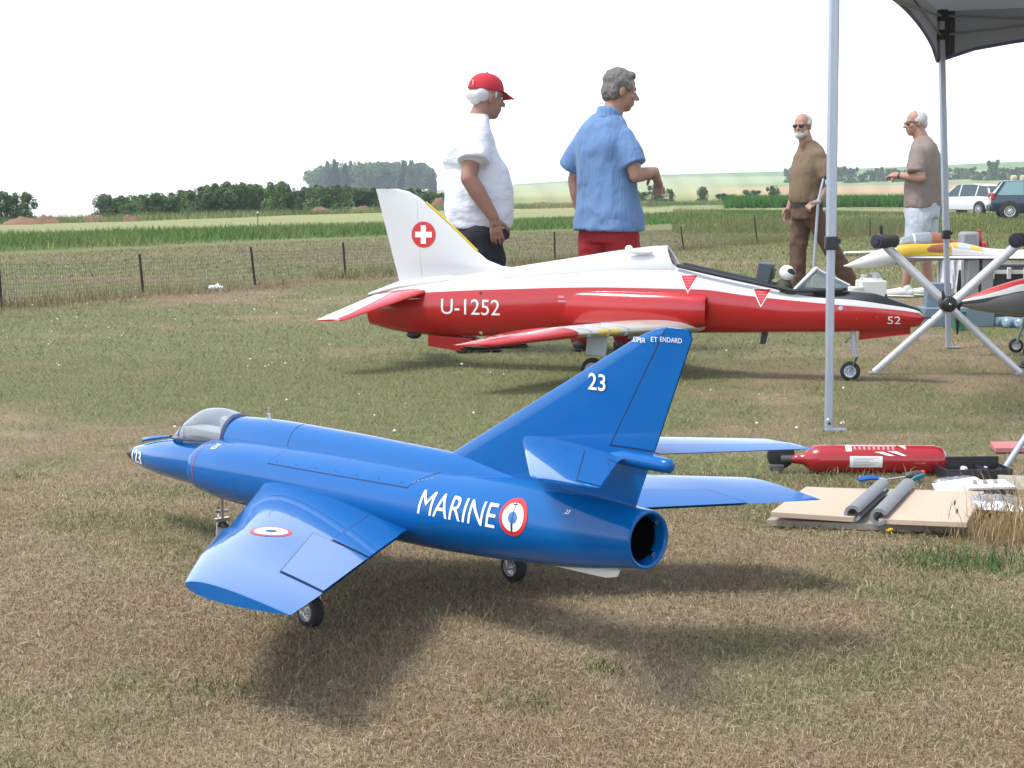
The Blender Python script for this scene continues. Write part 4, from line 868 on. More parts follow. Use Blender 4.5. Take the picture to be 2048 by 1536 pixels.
def tools():
    p = onz(1730, 968); T = thing('wire_cutters', 'blue handled pliers behind the plywood cradle', 'pliers', (p[0], p[1], 0))
    for k in (-1, 1):
        mb = MB(); mb.tube([(-.025, .010 * k, .015), (.01, .013 * k, .022), (.045, .008 * k, .02)], [.006, .007, .005], 8); mb.build('handle', 'blue_handle', T)
    mb = MB(); mb.tube([(.04, 0, .02), (.06, 0, .018), (.075, 0, .015)], [.007, .008, .003], 8); mb.build('jaw', 'chrome', T)
    p = onz(1800, 966); T = thing('screwdriver', 'red tipped screwdriver with dark handle beside the foam tubes', 'screwdriver', (p[0], p[1], 0), R(15))
    mb = MB(); mb.tube([(-.06, 0, .015), (.02, 0, .022)], .004, 8); mb.build('shaft', 'chrome', T); mb = MB(); mb.tube([(.02, 0, .022), (.03, 0, .024), (.07, 0, .03), (.08, 0, .031)], [.006, .012, .012, .008], 10); mb.build('handle', 'dark_grey', T); mb = MB(); mb.ell((.086, 0, .032), (.010, .010, .010)); mb.build('handle_tip', 'red_plastic', T)
    p = onz(1832, 973); T = thing('pocket_knife', 'teal plastic tool handle at the back edge of the plywood', 'tool', (p[0], p[1], 0), R(10))
    mb = MB(); mb.tube([(-.03, 0, .012), (0, 0, .03), (.025, 0, .038), (.03, 0, .038)], [.006, .009, .008, .004], 8, flat=.6); mb.tube([(.012, 0, .03), (.014, 0, .0)], .004, 6); mb.build('handle', 'teal_handle', T)
    # black tool box, open
    p = onz(1945, 958); T = thing('tool_box', 'open black tool tray lying in the grass by the cradle', 'tool box', (p[0], p[1], 0), R(4))
    w_, d_, h = .23, .13, .045
    for nm, c, s in (('tray_floor', (0, 0, .006), (w_, d_, .006)), ('tray_front', (0, -d_ / 2, h / 2), (w_, .006, h)), ('tray_back', (0, d_ / 2, h / 2 + .012), (w_, .006, h + .024)), ('tray_side', (-w_ / 2, 0, h / 2), (.006, d_, h)), ('tray_side', (w_ / 2, 0, h / 2), (.006, d_, h)), ('divider', (.03, 0, h / 2), (.005, d_, h * .9))):
        mb = MB(); mb.box(c, s); mb.build(nm, 'black_plastic', T, bevel=.0015)
    for i, (x, y) in enumerate(((-.03, .02), (.05, .03), (.085, -.01))):
        q = thing('loose_part', ['small white plug lying in the black tool tray', 'small chrome fitting in the black tool tray', 'small brown bolt in the black tool tray'][i], 'part', (p[0] + x, p[1] + y, .012)); mb = MB(); mb.lathe((0, 0, 0), (.3, .2, 1), [(0, .006), (.01, .012), (.026, .013), (.03, .007), (.03, .001)], 12); mb.build('fitting', ['white_plastic', 'chrome', 'red_brown'][i], q)
    # foil bags and a printed pack on a box
    def bag(nm, label, px, py, w_, d_, rz, base=0., m='silver_foil', h=.02, cat='bag'):
        p = onz(px, py, base); T = thing(nm, label, cat, (p[0], p[1], base), R(rz)); nx, ny = 16, 12; tp = []; bt = []
        for j in range(ny + 1):
            for i in range(nx + 1):
                u, v = i / nx * 2 - 1, j / ny * 2 - 1; hh = h * max(0, (1 - abs(u) ** 3) * (1 - abs(v) ** 3)) ** .6 * (1 + .5 * (float(vnoise(np.array(i * .8 + px), np.array(j * .9), 4)) - .5))
                tp.append((u * w_ / 2, v * d_ / 2, .004 + hh)); bt.append((u * w_ / 2, v * d_ / 2, .002))
        k = len(tp); Fa = []
        for j in range(ny):
            for i in range(nx): q = j * (nx + 1) + i; Fa += [(q, q + 1, q + nx + 2, q + nx + 1), (k + q + nx + 1, k + q + nx + 2, k + q + 1, k + q)]
        raw_mesh('pouch', tp + bt, Fa, m, T, sharp=60); return T
    bag('foil_bag', 'crumpled silver foil bag in front of the black tool tray', 1918, 968, .15, .10, 18, 0, h=.022)
    bag('foil_bag', 'wide shiny silver bag by the dry tufts', 1995, 1015, .20, .14, -20, .035, h=.03)
    p = onz(1990, 1030); T = thing('parts_case', 'dark flat case under the wide silver bag', 'case', (p[0] + .03, p[1] + .02, 0), R(-20)); mb = MB(); mb.box((0, 0, .017), (.26, .16, .034)); mb.build('case_body', mat('dark_purple', (.03, .025, .045), .5), T, bevel=.004)
    p = onz(1912, 990, 0); T = thing('paper_sheet', 'white sheet of paper against the back of the cradle', 'paper', (p[0], p[1], 0), R(25)); mb = MB(); mb.add([(-.12, -.05, .022), (.10, -.06, .030), (.12, .05, .045), (-.06, .05, .035), (-.12, -.05, .020), (.10, -.06, .028), (.12, .05, .043), (-.06, .05, .033)], [(0, 1, 2, 3), (4, 7, 6, 5), (0, 4, 5, 1), (1, 5, 6, 2), (2, 6, 7, 3), (3, 7, 4, 0)]); mb.build('sheet', 'label_paper', T, smooth=False)
    p = onz(1972, 978, .05); T = thing('printed_pack', 'white carton pack with three dark battery prints and purple edge', 'pack', (p[0], p[1], .034), R(8)); mb = MB(); mb.box((0, 0, .018), (.16, .085, .034), rx=R(6)); bx = mb.build('carton', 'label_paper', T, bevel=.002)
    mb = MB(); mb.box((.01, -.045, .012), (.145, .006, .022)); mb.build('purple_edge', mat('dark_purple', (.03, .025, .045), .5), T)
    for i in range(3):
        mb = MB(); mb.box((-.035 + i * .035, .008, .0375 + .001), (.012, .034, .003), rz=R(-20), rx=R(6)); mb.build('battery_print', 'print_grey', T)
    mb = MB(); mb.box((.0, .0, .001), (.14, .07, .004)); mb.build('carton_base', 'print_grey', T)
    p = onz(2045, 985); T = thing('wooden_board', 'weathered wooden board at the edge of the tools', 'board', (p[0], p[1], 0), R(-12)); mb = MB(); mb.box((.0, 0, .02), (.14, .26, .03)); mb.build('plank', 'board_grey', T, bevel=.002)
    p = onz(2040, 903); T = thing('red_board', 'pale red painted board lying in the grass', 'board', (p[0], p[1], 0), R(6)); mb = MB(); mb.prism([(-.12, -.05, .015), (.25, -.05, .015), (.25, .06, .022), (-.095, .06, .022)], (0, 0, 1), .018); mb.build('plank', 'pink_board', T, smooth=False, bevel=.002)
    a, b = onz(2002, 948), atY(2060, 860, 5.62); T = thing('stand_leg', 'slanted grey metal tube of a stand by the black tray', 'pole', tuple(a)); mb = MB(); e = (b - a) * 2.4; mb.tube([np.zeros(3), e], .011, 12); mb.build('tube', 'aluminium', T); mb = MB(); mb.tube([e, e + np.array([.3, -.02, -e[2]])], .011, 12); mb.build('tube', 'aluminium', T)
    p = onz(1778, 1074); T = thing('dandelion', 'single yellow dandelion in front of the plywood base', 'flower', (p[0], p[1], 0))
    mb = MB(); mb.tube([(0, 0, 0), (.004, 0, .018)], .0015, 6); mb.build('stem', mat('stem_green', (.10, .16, .04), .8), T)
    mb = MB()
    for i in range(26):
        a_ = i * 2.4; r_ = .013 * (1 - (i % 3) * .25); mb.add([(.004, 0, .017), (.004 + r_ * math.cos(a_) - .002 * math.sin(a_), r_ * math.sin(a_) + .002 * math.cos(a_), .019 + .003 * (i % 3)), (.004 + r_ * math.cos(a_) + .002 * math.sin(a_), r_ * math.sin(a_) - .002 * math.cos(a_), .020 + .003 * (i % 3))], [(0, 1, 2)])
    mb.build('petals', mat('petal_yellow', (.75, .48, .01), .6), T, smooth=False)
tools()
mat('jet_yellow', (.62, .42, .04), .3, coat=.3); mat('camo_brown', (.30, .10, .05), .4); mat('pale_blue', (.42, .52, .66), .35, var=.1); mat('jet_offwhite', (.68, .67, .66), .35); mat('belly_grey', (.36, .36, .36), .45)
glassmat('yellow_canopy_glass', (.35, .42, .46), .55)
def yellow_jet():
    O = atY(1800, 500, 12.0); Fm = Frame((O[0], O[1]), R(184)); Y = lambda px, py, y=0.: Fm.y(px, py, y)
    T = thing('model_jet', 'yellow, white and brown camouflage model jet on a grey stand', 'model airplane', tuple(Fm.O), Fm.a)
    st = []
    for px, pt, pb, w_ in ((1688, 531, 533, .006), (1700, 526, 535, .022), (1725, 514, 536, .045), (1760, 499, 534, .065), (1790, 488, 530, .078), (1830, 480, 524, .086), (1880, 480, 521, .09), (1930, 487, 520, .095), (1980, 497, 520, .10), (2060, 500, 521, .11), (2200, 503, 522, .11), (2380, 506, 522, .09)):
        a = Y(px, pt); st.append((a[0], w_, a[2], Y(px, pb)[2], 2.1))
    H = Hull(st); xs = lambda px: Y(px, 505)[0]
    lo = lambda x: pchip(x, [xs(2380), xs(2048), xs(1850), xs(1780)], [Y(2380, 511)[2], Y(2048, 511)[2], Y(1850, 510)[2], Y(1780, 513)[2]])
    mb = MB(); H.mesh(mb, xs(1688), xs(1788), 30, 28); mb.build('nose_cone', 'jet_offwhite', T, sharp=60)
    mb = MB(); H.mesh_split(mb, xs(1895), xs(1788.5), [lo], 26, 12); mb.build('front_fuselage', ['belly_grey', 'jet_yellow'], T, sharp=60)
    mb = MB(); H.mesh_split(mb, xs(2380), xs(1895.5), [lo], 30, 12); mb.build('rear_fuselage', ['belly_grey', 'jet_offwhite'], T, sharp=60)
    for px0, px1, m, nm in ((1897, 1910, 'jet_yellow', 'camouflage_patch'), (1932, 1958, 'jet_yellow', 'camouflage_patch'), (1908, 1932, 'pale_blue', 'camouflage_patch')):
        rings = [[H.pt(x, t) * np.array([1, 1.02, 1]) + np.array([0, 0, .001]) for t in np.linspace(R(20), R(160), 16)] for x in np.linspace(xs(px0), xs(px1), 6)]
        mb = MB(); mb.loft(rings, False, closed=False); mb.build(nm, m, T)
    cn = Hull([(xs(1778), .01, Y(1778, 492)[2], .55, 2), (xs(1795), .045, Y(1795, 480)[2], .53, 2), (xs(1820), .062, Y(1820, 469)[2], .53, 2), (xs(1850), .068, Y(1850, 464.5)[2], .53, 2), (xs(1880), .066, Y(1880, 467)[2], .53, 2), (xs(1905), .055, Y(1905, 478)[2], .53, 2), (xs(1930), .03, Y(1930, 488)[2], .53, 2)])
    mb = MB(); cn.mesh(mb, xs(1778), xs(1858), 20, 28); cg = mb.build('canopy', 'yellow_canopy_glass', T, sharp=60)
    mb = MB(); cn.mesh(mb, xs(1858), xs(1930), 16, 28); mb.build('canopy_cover', 'camo_brown', T, sharp=60)
    mb = MB(); rr = [[cn.pt(x, t) + np.array([0, 0, .002]) for t in np.linspace(R(5), R(175), 16)] for x in (xs(1822), xs(1826))]; mb.loft(rr, False, closed=False); mb.build('canopy_frame', 'jet_offwhite', cg)
    decal('camouflage_patch', poly_shape([(0, 0), (.14, -.01), (.16, .03), (.12, .06), (.02, .05), (-.02, .02)], 3), lambda a, b: np.array([xs(1848) - a - .01, -0, 0]) + np.array([0, (H.yz(xs(1848) - a - .01, Y(1850, 503)[2] + b) + .002), Y(1850, 503)[2] + b]), 'camo_brown', T)
    for s_ in (1, -1):
        W = Wing([((xs(1800), .07 * s_, .502), (xs(2380), .07 * s_, .505), .02), ((xs(1900), .16 * s_, .500), (xs(2380), .16 * s_, .505), .018), ((xs(2020), .24 * s_, .500), (xs(2370), .24 * s_, .505), .016), ((xs(2230), .75 * s_, .500), (xs(2360), .75 * s_, .505), .008)]); mb = MB(); W.mesh(mb, 12); mb.build('wing', 'jet_offwhite', T, sharp=50)
    q = Y(1846, 524); mb = MB(); mb.lathe((q[0], 0, q[2] + .01), (0, 0, -1), [(0, .006), (.012, .006), (.018, .009), (.018, .001)], 10); mb.build('belly_light', 'white_plastic', T)
    # stand underneath
    b = onz(1960, 655); S = thing('display_stand', 'grey box stand with two uprights under the yellow model', 'stand', (b[0], b[1] + .2, 0))
    for px in (1943, 1972):
        p = atY(px, 530, b[1] + .25); mb = MB(); mb.box((p[0] - b[0], .05, .31), (.085, .12, .36)); mb.build('upright', 'stand_grey', S, bevel=.006)
    mb = MB(); mb.box((-.14, 0, .07), (.52, .30, .14)); mb.build('base_box', 'stand_blue', S, bevel=.008)
    mb = MB(); mb.box((-.28, -.05, .22), (.18, .10, .20)); mb.build('side_block', 'stand_blue', S, bevel=.008)
    p = onz(1918, 660); B2 = thing('green_bucket', 'small green plastic bucket in front of the grey stand', 'bucket', (p[0], p[1], 0)); mb = MB(); mb.lathe((0, 0, 0), (0, 0, 1), [(0, .035), (.002, .042), (.13, .048), (.135, .050), (.138, .046), (.01, .038), (.01, .001)], 24); mb.build('pail', 'green_plastic', B2); mb = MB(); mb.tube([(.049 * math.cos(t), 0, .13 + .012 * math.sin(t)) for t in np.linspace(0, math.pi, 9)], .002, 6); mb.build('handle', 'chrome', B2)
    p = onz(1905, 640); Cc = thing('white_cloth', 'white cloth hanging over a rail beside the grey stand', 'cloth', (p[0], p[1] + .12, 0)); n_ = 14; rings = []
    for j in range(10):
        v = j / 9; rings.append([(-.09 + .18 * (i / n_) + .03 * v * math.sin(i), .02 * math.sin(i * 1.3 + v * 2) - .012 * v, .53 - .04 * (i / n_) - (.27 - .03 * math.sin(i * .9)) * v) for i in range(n_ + 1)])
    mb = MB(); mb.loft(rings + [[(x, y + .006, z) for x, y, z in r] for r in rings[::-1]], False, closed=False); mb.build('drape', 'white_cloth', Cc)
    mb = MB(); mb.tube([(-.085, .0, 0), (-.085, .0, .52), (.10, 0, .49), (.10, 0, 0)], .012, 8); mb.build('rail', 'aluminium_white', Cc)
    p = onz(2030, 640); K = thing('transport_case', 'dark grey transport case with white fittings behind the striped model', 'case', (p[0], p[1] + .3, 0)); mb = MB(); mb.box((.12, .1, .21), (.62, .3, .42)); cb = mb.build('case_body', 'dark_grey', K, bevel=.01)
    mb = MB(); mb.box((.12, -.06, .36), (.62, .02, .03)); mb.build('edge_rail', 'white_plastic', K)
    for i in range(4):
        mb = MB(); mb.box((-.12 + i * .13, -.075, .35), (.03, .02, .09)); mb.build('latch', 'white_plastic', K, bevel=.003)
    p = atY(1937, 490, 13.6); G = thing('fuel_station', 'grey fuel box with red pump behind the yellow model', 'fuel box', (p[0], p[1], 0)); mb = MB(); mb.box((0, 0, .325), (.155, .14, .65)); mb.build('box', 'grey_plastic', G, bevel=.025); mb = MB(); mb.cap((.10, 0, .45), .022, (.10, 0, .60), .018); mb.cap((.10, 0, .6), .012, (.085, 0, .66), .014); mb.cap((.11, -.02, .5), .03, (.12, -.02, .54), .03); mb.build('pump', 'red_plastic', G, remesh=.006, sm=2)
    mb = MB(); mb.tube([(.12, 0, .55), (.16, 0, .57), (.17, 0, .5), (.15, 0, .2), (.14, 0, .0)], .004, 6); mb.build('hose', 'black_rubber', G)
    for i, (px, py) in enumerate(((1710, 512),)):
        p = onz(px, py); Wg = thing('model_wing', 'white model wing panel lying on the far grass', 'wing', (p[0], p[1], .0), R(8)); W = Wing([((-.2, -.12, .05), (-.15, .12, .05), .04), ((.75, -.10, .07), (.75, .12, .07), .05)]); mb = MB(); W.mesh(mb, 12); mb.box((.3, 0, .025), (.1, .1, .05)); mb.build('panel', 'jet_offwhite', Wg)
yellow_jet()
mat('stripe_red', (.52, .03, .03), .3, coat=.4); mat('stripe_grey', (.20, .21, .21), .35, coat=.3)
def striped_plane():
    O = atY(1925, 608, 9.7); Fm = Frame((O[0], O[1]), R(176)); Y = lambda px, py, y=0.: Fm.y(px, py, y)
    T = thing('model_plane', 'red, white and grey striped model propeller plane', 'model airplane', tuple(Fm.O), Fm.a)
    xs = lambda px: Y(px, 600)[0]; st = []
    for px, pt, pb, w_ in ((1922, 600, 612, .02), (1940, 592, 618, .035), (1970, 580, 624, .05), (2010, 566, 629, .065), (2048, 556, 632, .078), (2120, 545, 634, .09), (2250, 545, 628, .085), (2400, 570, 612, .06)): st.append((xs(px), w_, Y(px, pt)[2], Y(px, pb)[2], 2.1))
    H = Hull(st)
    cv = lambda pts: (lambda q: (lambda x: float(pchip(x, [a for a, b in q], [b for a, b in q]))))(sorted([(xs(px), Y(px, py, .06)[2]) for px, py in pts]))
    g = cv([(1922, 609), (1960, 606), (2000, 592), (2048, 583), (2400, 583)]); bl = cv([(1922, 604), (1960, 598), (2000, 590), (2048, 581), (2400, 581)]); wh = cv([(1922, 602), (1960, 592), (2000, 580), (2048, 567), (2400, 565)]); 
    mb = MB(); H.mesh_split(mb, xs(2400), xs(1922), [g, lambda x: max(bl(x), g(x) + .002), lambda x: max(wh(x), g(x) + .006)], 40, 9); mb.build('fuselage', ['stripe_grey', 'jet_black', 'jet_offwhite', 'stripe_red'], T, sharp=60)
    c = np.array([xs(1922), 0, Y(1922, 606)[2]]); mb = MB(); mb.lathe(c, (1, 0, 0), [(0, .026), (.02, .024), (.05, .012), (.06, .001)], 20); mb.build('spinner', 'jet_black', T)
    mb = MB(); mb.tube([c + np.array([.012, 0, 0]), c + np.array([.016, .004, .09]), c + np.array([.014, .008, .20])], [.010, .014, .006], 8, flat=.35); mb.tube([c + np.array([.012, 0, 0]), c + np.array([.016, -.004, -.09]), c + np.array([.014, -.008, -.19])], [.010, .014, .006], 8, flat=.35); mb.build('propeller', 'black_plastic', T)
    for s_ in (1, -1):
        W = Wing([((xs(2080), .05 * s_, .40), (xs(2220), .05 * s_, .40), .05), ((xs(2100), .75 * s_, .42), (xs(2200), .75 * s_, .42), .03)]); mb = MB(); W.mesh(mb, 12); mb.build('wing', 'stripe_red', T)
        mb = MB(); mb.tube([(xs(2060), .05 * s_, .27), (xs(2050), .16 * s_, .06)], [.012, .008], 8); mb.build('gear_leg', 'aluminium', T)
        wheel(T, (xs(2050), .18 * s_, .045), .045, .025)
    mb = MB(); mb.tube([(xs(2390), 0, .30), (xs(2410), 0, .03)], .008, 8); mb.build('tail_gear', 'aluminium', T)
    for i, (px, py) in enumerate(((2010, 652), (2026, 654), (2046, 655))):
        p = onz(px, py); Bt = thing('water_bottle', ['clear water bottle with blue cap beside the grey stand', 'clear water bottle with a white cap between two others', 'clear water bottle with blue cap beside the striped model wheel'][i], 'bottle', (p[0], p[1], 0), R(20 + 14 * i), group='water bottles in the grass'); mb = MB(); mb.lathe((0, 0, .035), (1, .1, 0), [(-.11, .02), (-.10, .033), (-.03, .035), (-.02, .031), (-.01, .035), (.06, .034), (.09, .016), (.105, .013), (.105, .001)], 20); mb.build('bottle_body', 'clear_blue', Bt); mb = MB(); mb.lathe((.103, .01, .035), (1, .1, 0), [(0, .015), (.018, .015), (.018, .001)], 14); mb.build('cap', 'blue_handle' if i % 2 == 0 else 'white_plastic', Bt)
striped_plane()
def jerrycan():
    p = atY(1742, 570, 12.0); T = thing('fuel_canister', 'translucent white plastic fuel canister behind the red nose', 'canister', (p[0], p[1], 0), R(5))
    mb = MB(); mb.box((0, 0, .165), (.20, .15, .33)); mb.box((0, 0, .335), (.15, .11, .02)); mb.build('can', 'white_plastic', T, bevel=.02)
    for x, r in ((-.055, .025), (.03, .022)): mb = MB(); mb.lathe((x, 0, .34), (0, 0, 1), [(0, r), (.03, r), (.034, r * .8), (.034, .001)], 16); mb.build('cap', 'white_plastic', T)
    mb = MB(); mb.tube([(-.02, 0, .335), (-.01, 0, .375), (.05, 0, .38), (.075, 0, .335)], .011, 8); mb.build('handle', 'white_plastic', T)
    p = atY(1712, 575, 11.8); T = thing('plastic_tub', 'small white tub beside the white fuel canister', 'tub', (p[0], p[1], 0)); mb = MB(); mb.lathe((0, 0, 0), (0, 0, 1), [(0, .05), (.26, .058), (.275, .06), (.28, .05), (.28, .001)], 20); mb.build('tub_body', 'white_plastic', T); mb = MB(); mb.lathe((0, 0, .28), (0, 0, 1), [(0, .061), (.012, .06), (.014, .001)], 20); mb.build('lid', 'white_plastic', T)
    p = onz(433, 578); T = thing('plastic_bag', 'scrap of white plastic blown against the fence', 'bag', (p[0], p[1], zg(p[0], p[1]))); mb = MB(); mb.cap((-.06, 0, .02), .025, (.05, .01, .02), .02); mb.cap((0, 0, .02), .02, (.01, .02, .06), .012); mb.build('crumple', 'white_cloth', T, remesh=.012)
jerrycan()
# ------------------------------------------------------------------ people
mat('skin', (.36, .20, .145), .55, var=.12, scale=14, bump=.06, bscale=120); mat('skin_tan', (.29, .150, .105), .55, var=.12, scale=14, bump=.06, bscale=120)
mat('hair_white', (.62, .62, .62), .75, var=.15, scale=60, bump=.6, bscale=70, wave=(3, 3, .6)); mat('hair_grey', (.16, .15, .14), .7, var=.35, scale=50, bump=.7, bscale=60, wave=(3, 3, .6)); mat('hair_pale', (.50, .50, .49), .75, var=.2, scale=50, bump=.5, bscale=60)
mat('tee_white', (.66, .69, .76), .9, var=.03, bump=.5, bdist=.04, bscale=5, wave=(1, 1, 2.6), sheen=.1); mat('shirt_blue', (.115, .215, .41), .85, var=.06, scale=40, bump=.9, bdist=.04, bscale=5, wave=(2.2, 2.2, .45), sheen=.1)
mat('shorts_black', (.012, .014, .022), .85, bump=.5, bdist=.04, bscale=5); mat('trousers_red', (.30, .016, .022), .85, var=.08, bump=.5, bdist=.04, bscale=5, wave=(1.5, 1.5, .5))
mat('shirt_brown', (.165, .115, .070), .85, var=.10, bump=.9, bdist=.04, bscale=5, wave=(1.6, 1.6, .5)); mat('trousers_brown', (.105, .060, .038), .85, var=.1, bump=.9, bdist=.04, bscale=5, wave=(1.5, 1.5, .5)); mat('tee_taupe', (.22, .175, .155), .9, var=.05, bump=.8, bdist=.04, bscale=5, wave=(1.5, 1.5, .6)); mat('shorts_pale', (.42, .46, .52), .85, var=.05, bump=.8, bdist=.04, bscale=5, wave=(1.4, 1.4, .6))
mat('cap_red', (.45, .016, .03), .8, var=.05, bump=.1, bscale=200); mat('shoe_white', (.62, .62, .60), .6, var=.1); mat('lens_dark', (.012, .012, .018), .12); mat('beard_grey', (.52, .52, .50), .85, var=.2, scale=80, bump=.5, bscale=120); mat('eye_white', (.7, .7, .68), .3)
def folds(o, amp, size, kind='MARBLE', seed=0):
    t = bpy.data.textures.new('cloth_folds', kind); t.noise_scale = size
    if kind == 'MARBLE': t.turbulence = 7; t.noise_depth = 2; t.marble_type = 'SOFT'
    d = o.modifiers.new('folds', 'DISPLACE'); d.texture = t; d.strength = amp; d.mid_level = .5; d.texture_coords = 'LOCAL'
    k = o.modifiers.new('settle', 'SMOOTH'); k.iterations = 2; k.factor = .5
def rotz(p, a, c=(0, 0)):
    x, y = p[0] - c[0], p[1] - c[1]; return np.array([c[0] + x * math.cos(a) - y * math.sin(a), c[1] + x * math.sin(a) + y * math.cos(a), p[2]])
def hand(mb, wrist, fore, palm_n, curl=25., spread=6., sc=1., thumb=1):
    """palm, four bent fingers of unequal length and a thumb at the side"""
    f = np.array(fore, float); f /= np.linalg.norm(f); n = np.array(palm_n, float); n -= f * (n @ f); n /= np.linalg.norm(n); s = np.cross(f, n) * thumb
    w0 = np.array(wrist, float)
    mb.cap(w0, .026 * sc, w0 + f * .03 * sc, .027 * sc, flat=None)
    for q in (-.026, -.009, .009, .026): mb.cap(w0 + f * .02 * sc + s * q * .6 * sc, .015 * sc, w0 + f * .085 * sc + s * q * sc, .0125 * sc)
    for i, (q, ln) in enumerate(((.028, .072), (.0095, .080), (-.0095, .075), (-.027, .060))):
        p = w0 + f * .088 * sc + s * q * sc; d = f * math.cos(R(curl * .4)) + n * math.sin(R(curl * .4)) + s * math.tan(R(spread)) * (q / .028); d /= np.linalg.norm(d); ang = curl * .4; r = .0086 * sc
        for k, fr in enumerate((.45, .32, .23)):
            e = p + d * ln * fr * sc; mb.cap(p, r, e, r * .92, n=10); p = e; r *= .92; ang += curl; d = f * math.cos(R(ang)) + n * math.sin(R(ang))
    b = w0 + f * .03 * sc + s * .028 * sc; d = f * .62 + s * .66 + n * .35; d /= np.linalg.norm(d); e = b + d * .045 * sc; mb.cap(b, .015 * sc, e, .0115 * sc, n=10); d2 = f * .85 + s * .25 + n * .4; d2 /= np.linalg.norm(d2); mb.cap(e, .0112 * sc, e + d2 * .034 * sc, .009 * sc, n=10)
def lofts(mb, secs, n=28, tw=0.):
    """closed torso or trouser volume from sections (z, cx, cy, rx, ry)"""
    rings = []
    for z, cx, cy, rx, ry in secs:
        ring = []
        for t in np.linspace(0, 2 * math.pi, n, endpoint=False):
            c, s = math.cos(t), math.sin(t); ring.append(np.array([cx + rx * math.copysign(abs(c) ** .85, c), cy + ry * math.copysign(abs(s) ** .85, s), z]))
        rings.append(ring)
    mb.loft(rings)
def smooth_secs(secs, k=4):
    secs = sorted(secs); zs = [s[0] for s in secs]; out = []
    for z in np.linspace(zs[0], zs[-1], (len(secs) - 1) * k + 1): out.append([z] + [float(pchip(z, zs, [s[i] for s in secs])) for i in range(1, 5)])
    return out
def head(mb, c, yaw, sc=1., pitch=0., nose=1.):
    """skull, face, jaw, brow, nose, lips, ears; faces +Y before yaw. Returns a placing function"""
    M = Matrix.Rotation(yaw, 3, 'Z') @ Matrix.Rotation(pitch, 3, 'X'); c = np.array(c, float)
    P = lambda x, y, z: c + np.array(M @ Vector((x * sc, y * sc, z * sc)))
    E = Euler((pitch, 0, yaw), 'XYZ')
    mb.ell(P(0, -.012, .035), (.076 * sc, .094 * sc, .088 * sc), 22, 14, rot=E); mb.ell(P(0, .028, -.035), (.062 * sc, .062 * sc, .072 * sc), rot=E); mb.ell(P(0, .045, -.082), (.036 * sc, .034 * sc, .026 * sc), rot=E)
    mb.ell(P(0, .072, .028), (.052 * sc, .016 * sc, .013 * sc), rot=E)
    mb.cap(P(0, .080, .012), .009 * sc, P(0, .104 + .004 * nose, -.022), .013 * sc); mb.ell(P(.012, .094, -.026), (.009 * sc, .009 * sc, .008 * sc)); mb.ell(P(-.012, .094, -.026), (.009 * sc, .009 * sc, .008 * sc))
    mb.ell(P(0, .083, -.052), (.024 * sc, .010 * sc, .006 * sc), rot=E); mb.ell(P(0, .081, -.064), (.021 * sc, .010 * sc, .007 * sc), rot=E)
    for s in (-1, 1):
        mb.ell(P(.045 * s, .055, -.018), (.022 * sc, .02 * sc, .018 * sc), rot=E); mb.ell(P(.079 * s, -.012, -.002), (.010 * sc, .020 * sc, .033 * sc), rot=E)
    return P, E
